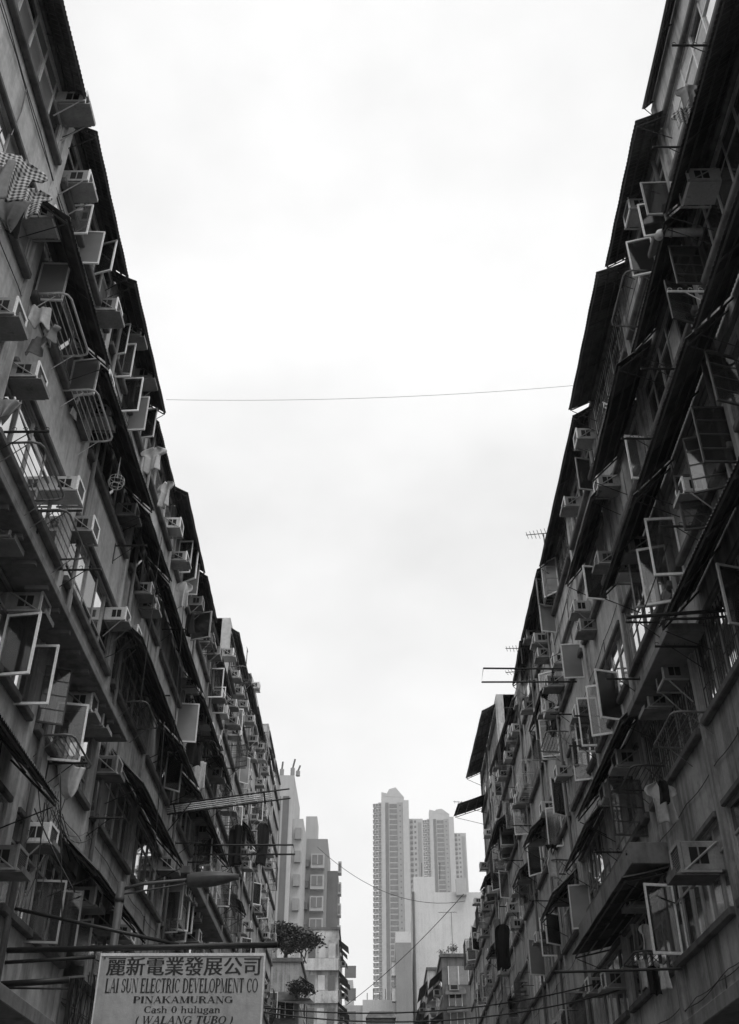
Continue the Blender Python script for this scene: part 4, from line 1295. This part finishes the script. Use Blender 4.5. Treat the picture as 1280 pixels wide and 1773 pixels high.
t2 = stack_building('apartment_tower', -10.6, -7.2, 160, 12, 54, 'narrow stepped tower with white bay windows beside the striped tower', 'tower_grey')
b = MB(); b.box((-7.19, 161, 0), (-5.6, 172, 49.5), 'tower_dark'); b.build('wing', t2)
b = MB(); b.box((-10.6, 160.0, 54.01), (-8.9, 165, 57.5), 'tower_pale'); b.build('roof_house', t2)
for k in range(15):
    z = 6 + k * 3.1
    b = MB(); b.box((-9.6, 159.1, z), (-7.6, 159.99, z + 2.1), 'tower_pale'); b.box((-9.4, 159.02, z + .5), (-7.8, 159.09, z + 1.9), 'glass_tower'); b.box((-8.65, 158.98, z + .5), (-8.55, 159.019, z + 1.9), 'tower_pale'); b.build('bay_window', t2)
    b = MB(); b.box((-5.59, 161.6, z), (-5.1, 163.2, z + 1.7), 'tower_pale'); b.box((-5.6 + .1, 161.52, z + .3), (-5.2, 161.59, z + 1.4), 'glass_tower'); b.build('bay_window', t2)
    b = MB(); b.box((-10.5, 159.4, z + .3), (-9.9, 159.99, z + 1.3), 'tower_dark'); b.build('air_conditioner_box', t2)

# slender main tower with bay windows
def cen_tower(x0, y, top, label, sc_=1.0, floors=38, peak=1.0):
    X = lambda a: x0 + a * sc_
    root = empty('apartment_tower', (X(6), y, 0)); tag(root, label, 'tower', 'high buildings beyond the street')
    fh = 2.8
    V = lambda z: z * 1.0
    z_top = top
    b = MB()
    b.box((X(1.6), y + 1.0, 0), (X(9.6), y + 16, z_top - 3.5 * sc_), 'tower_pale')
    b.box((X(3.4), y + 0.6, 0), (X(4.3), y + .999, z_top - 3.6 * sc_), 'tower_dark')
    b.box((X(6.6), y + .55, 0), (X(8.0), y + .999, z_top - 3.6 * sc_), 'tower_grey')
    b.box((X(8.01), y + .2, 0), (X(9.61), y + .999, z_top - 3.0 * sc_), 'tower_pale')
    b.box((X(2.3), y + .3, 0), (X(3.39), y + .999, z_top - 3.6 * sc_), 'tower_pale')
    b.box((X(9.62), y + 9, 0), (X(13.4), y + 22, z_top - 6.5 * sc_), 'tower_pale')
    b.box((X(12.1), y + 8.8, 0), (X(13.0), y + 8.99, z_top - 7.5 * sc_), 'tower_grey')
    b.build('wall', root)
    b = MB()
    zt = z_top - 3.5 * sc_
    b.hexa(((X(2.4), y + 1.4, zt), (X(8.4), y + 1.4, zt), (X(8.4), y + 9, zt), (X(2.4), y + 9, zt), (X(2.4), y + 1.4, zt + 2.9 * sc_), (X(8.4), y + 1.4, zt + 1.6 * sc_), (X(8.4), y + 9, zt + 1.6 * sc_), (X(2.4), y + 9, zt + 2.9 * sc_)), 'tower_pale')
    b.hexa(((X(3.4), y + 1.3, zt + 1.7 * sc_), (X(8.4), y + 1.3, zt + 1.5 * sc_), (X(8.4), y + 8, zt + 1.5 * sc_), (X(3.4), y + 8, zt + 1.7 * sc_), (X(4.5), y + 1.3, zt + (2.3 + 1.4 * peak) * sc_), (X(6.2), y + 1.3, zt + (2.3 + 1.9 * peak) * sc_), (X(6.2), y + 8, zt + (2.3 + 1.9 * peak) * sc_), (X(4.5), y + 8, zt + (2.3 + 1.4 * peak) * sc_)), 'tower_pale')
    b.build('roof_house', root)
    # prototypes of the storey pieces
    def proto(fn, name):
        q = MB(); fn(q); return q.build(name, root, Vector((0, 0, 0)))
    def bay(q):
        k = sc_
        xa, xb = -6 * k, (-6 + 2.25) * k
        def ring(z, e):
            return ((xa + .5 - e, .95, z), (xb, .0 - e, z), (xb, .95, z), (xa + .9, 3.0, z))
        q.hexa(ring(.3, 0) + ring(.75, .3), 'tower_pale')
        q.hexa(ring(.751, .15) + ring(2.1, .15), 'glass_tower')
        q.hexa(ring(2.101, .35) + ring(2.35, .25), 'tower_grey')
        for t in (.33, .66):
            q.box((xa + (xb - xa) * t, -.3 + .9 * (1 - t), .76), (xa + (xb - xa) * t + .25, .9, 2.1), 'tower_pale')
    def rec(q):
        q.box(((-6 + 4.5) * sc_, .86, .2), ((-6 + 6.5) * sc_, .99, 2.35), 'tower_dark')
        q.box(((-6 + 4.7) * sc_, .84, .8), ((-6 + 6.2) * sc_, .859, 1.9), 'glass_tower')
    def sm(q):
        q.box(((-6 + 7.1) * sc_, .5, 1), ((-6 + 7.5) * sc_, .549, 1.8), 'glass_tower')
    def sd2(q):
        q.box(((-6 + 10.0) * sc_, 8.5, .6), ((-6 + 10.7) * sc_, 8.99, 1.9), 'tower_dark')
        q.box(((-6 + 11.1) * sc_, 8.9, .7), ((-6 + 11.6) * sc_, 8.99, 1.9), 'glass_tower')
    for fn, nm, n_ in ((bay, 'bay_window', floors), (rec, 'recessed_window', floors - 1), (sm, 'bathroom_window', floors - 1), (sd2, 'wing_window', floors - 3)):
        p = proto(fn, nm)
        for k in range(n_):
            o = p if k == 0 else p.copy()
            if k: col.objects.link(o)
            o.location = (0, 0, z_top - 3.7 * sc_ - (k + 1 + (2 if fn is sd2 else 0)) * fh)
    return root
tz = at_y(685, 1366, 540).z
tx = at_y(645, 1500, 540).x
cen_tower(tx, 540, tz, 'slender pale tower with a column of bay windows, standing free against the sky', 1.98, 40)
tz = at_y(775, 1397, 640).z
tx = at_y(739, 1500, 640).x
cen_tower(tx - 2.2, 640, tz, 'second slender tower partly hidden behind the blank white wall', 2.05, 34, .45)
t3 = stack_building('blank_building', at_y(718, 1600, 140).x, 14.5, 140, 16, at_y(730, 1545, 140).z, 'blank white end wall of a mid-rise with a stepped top', 'blank_wall', 'building')
b = MB(); za = at_y(730, 1545, 140).z; b.box((at_y(718, 1600, 140).x, 140, za + .001), (at_y(752, 1518, 140).x, 148, at_y(730, 1518, 140).z), 'blank_wall'); b.build('roof_house', t3)
b = MB(); x = at_y(718, 1600, 140).x; b.tube([(x - .1, 139.8, 0), (x - .1, 139.8, za)], .18, 'tower_dark', 6); b.build('drain_pipe', t3)
b = MB(); x = at_y(797, 1520, 139.5).x; b.box((x - .6, 138.9, za - .6), (x + .7, 139.9, za + 1.5), 'tower_pale'); b.build('water_tank', t3)
b = MB()
for xx in (.15, .55):
    x = at_y(718, 1518, 141).x + xx * 6
    b.tube([(x, 141, at_y(730, 1518, 140).z), (x + .1, 141, at_y(730, 1490, 140).z)], .06, 'tower_dark', 4)
b.build('rooftop_mast', t3)
t4 = stack_building('blank_building', at_y(686, 1700, 138).x, at_y(718, 1700, 138).x - .3, 138, 14, at_y(700, 1632, 138).z, 'grey blank annex wall with a pale top band before the white wall', 'tower_grey', 'building')
b = MB(); zz = at_y(700, 1632, 138).z; b.box((at_y(686, 1700, 138).x, 138, zz + .001), (at_y(718, 1700, 138).x - .3, 150, at_y(700, 1613, 138).z), 'blank_wall'); b.build('roof_band', t4)
for k in range(10):
    b = MB(); x = at_y(686, 1700, 138).x; b.box((x - .5, 138.3, 4 + k * 2.9), (x - .001, 139.6, 5.6 + k * 2.9), 'curtain_pale'); b.box((x - .52, 138.2, 5.6 + k * 2.9), (x - .001, 139.7, 5.8 + k * 2.9), 'tower_grey'); b.build('window', t4)
lw = stack_building('low_building', at_y(628, 1745, 150).x, at_y(690, 1745, 150).x, 150, 12, at_y(650, 1731, 150).z, 'low white building at the end of the street', 'blank_wall', 'building')
b = MB(); x = at_y(628, 1745, 150).x; b.box((x - 5.5, 151, 0), (x - .01, 160, at_y(610, 1738, 150).z), 'tower_pale'); b.build('wing', lw)
for k in range(4):
    for i in range(2):
        b = MB(); b.box((x - 4.8 + i * 2.4, 150.8, 24 + k * 2.8), (x - 3.3 + i * 2.4, 150.99, 25.5 + k * 2.8), 'glass_tower'); b.build('window', lw)
b = MB()
for k in range(6):
    xx = x + .6 + k * .8
    b.tube([(xx, 150.4, at_y(650, 1731, 150).z), (xx, 150.4, at_y(650, 1731, 150).z + .9 + .5 * (k % 2))], .05, 'tower_dark', 4)
b.build('rooftop_rail', lw)
stack_building('low_building', at_y(597, 1745, 210).x, at_y(611, 1745, 210).x, 210, 12, at_y(604, 1697, 210).z, 'pale grey block seen behind the low white building', 'tower_pale', 'building')
b0 = stack_building('low_building', at_y(636, 1760, 118).x, at_y(682, 1760, 118).x, 118, 8, at_y(650, 1764, 118).z, 'dark low roof with a jagged tin edge at the bottom of the street', 'plaster_dark', 'building')
b = MB(); z = at_y(650, 1764, 118).z
b.hexa(((at_y(633, 1760, 118).x, 117.4, z), (at_y(686, 1760, 118).x, 117.4, z), (at_y(682, 1760, 118).x, 126, z + .01), (at_y(636, 1760, 118).x, 126, z + .01), (at_y(640, 1760, 118).x, 118, z + .7), (at_y(680, 1760, 118).x, 118, z + .7), (at_y(680, 1760, 118).x, 125, z + .7), (at_y(640, 1760, 118).x, 125, z + .7)), 'tin_grey'); b.build('roof', b0)

# ------------------------------------------------------------------ rooftop tree and plants
def tree(base, h, rad, n, label, name='roof_tree'):
    root = empty(name, base); tag(root, label, 'tree' if 'tree' in name else 'plant')
    tips = []
    b = MB()
    def limb(p, d, L, r, lv):
        q = p + d * L
        m_ = p.lerp(q, .5) + Vector((rnd.uniform(-.1, .1), rnd.uniform(-.1, .1), .05)) * L * .3
        pts = [p, m_, q]
        b.tube(pts, r, 'bark', 5)
        if lv == 0:
            tips.append(q); tips.append(m_); return
        for _ in range(3):
            nd = (d + Vector((rnd.uniform(-1, 1), rnd.uniform(-1, 1), rnd.uniform(-.3, .6))) * .9).normalized()
            limb(q, nd, L * .72, r * .6, lv - 1)
    for k in range(3):
        limb(base + Vector((rnd.uniform(-.3, .3), rnd.uniform(-.3, .3), -.05)) * min(1, h / 2), Vector((rnd.uniform(-.6, .6), rnd.uniform(-.5, .5), 1)).normalized(), h * rnd.uniform(.16, .26), h * .014, 3)
    b.build('trunk', root)
    c = MB(); mi = c.m('leaf')
    for _ in range(n):
        t = rnd.choice(tips)
        p = t + Vector((rnd.gauss(0, .16), rnd.gauss(0, .16), rnd.gauss(0, .13))) * rad
        if p.z < base.z + .1: continue
        sz = rnd.uniform(.05, .11) * rad
        a = Vector((rnd.uniform(-1, 1), rnd.uniform(-1, 1), rnd.uniform(-.6, .6))).normalized()
        e = a.cross(Vector((rnd.uniform(-1, 1), rnd.uniform(-1, 1), 1))).normalized()
        i = len(c.v)
        c.v += [tuple(p - a * sz), tuple(p + e * sz * .5), tuple(p + a * sz), tuple(p - e * sz * .5)]
        c.f.append((i, i + 1, i + 2, i + 3)); c.mi.append(mi)
    c.build('crown', root)
    return root
tree(Vector((-6.3, 77.0, 18.1)), 4.6, 1.9, 5200, 'dark leafy tree growing on the flat roof of the corner house')
tree(Vector((-4.9, 76.2, 18.1)), 3.4, 1.5, 3400, 'smaller bushy tree beside the roof tree, overhanging the eave')
tree(Vector((-5.1, 74.4, 15.45)), 1.8, 1.2, 1500, 'bushy weeds growing on the porch awning below the roof trees', 'wall_plant')
tree(Vector((5.7, 87, 20.7)), 1.6, .9, 260, 'thin potted plant above a dark flap awning on the far row', 'potted_plant')
tree(Vector((-4.3, 113, 27.2)), 1.4, 1.0, 300, 'weeds sprouting at the top corner of the stained tenement', 'wall_plant')

# ------------------------------------------------------------------ air between here and the far towers
hz = bpy.data.materials.new('haze')
hz.use_nodes = True
hz.node_tree.nodes.clear()
pv = hz.node_tree.nodes.new('ShaderNodeVolumePrincipled')
pv.inputs['Color'].default_value = g(.95)
pv.inputs['Density'].default_value = 0.00035
ho = hz.node_tree.nodes.new('ShaderNodeOutputMaterial')
hz.node_tree.links.new(pv.outputs[0], ho.inputs['Volume'])
MATS['haze'] = hz
b = MB(); b.box((-420, -130, -1.3), (420, 720, 235), 'haze')
tag(b.build('haze'), None, None, None, 'stuff')
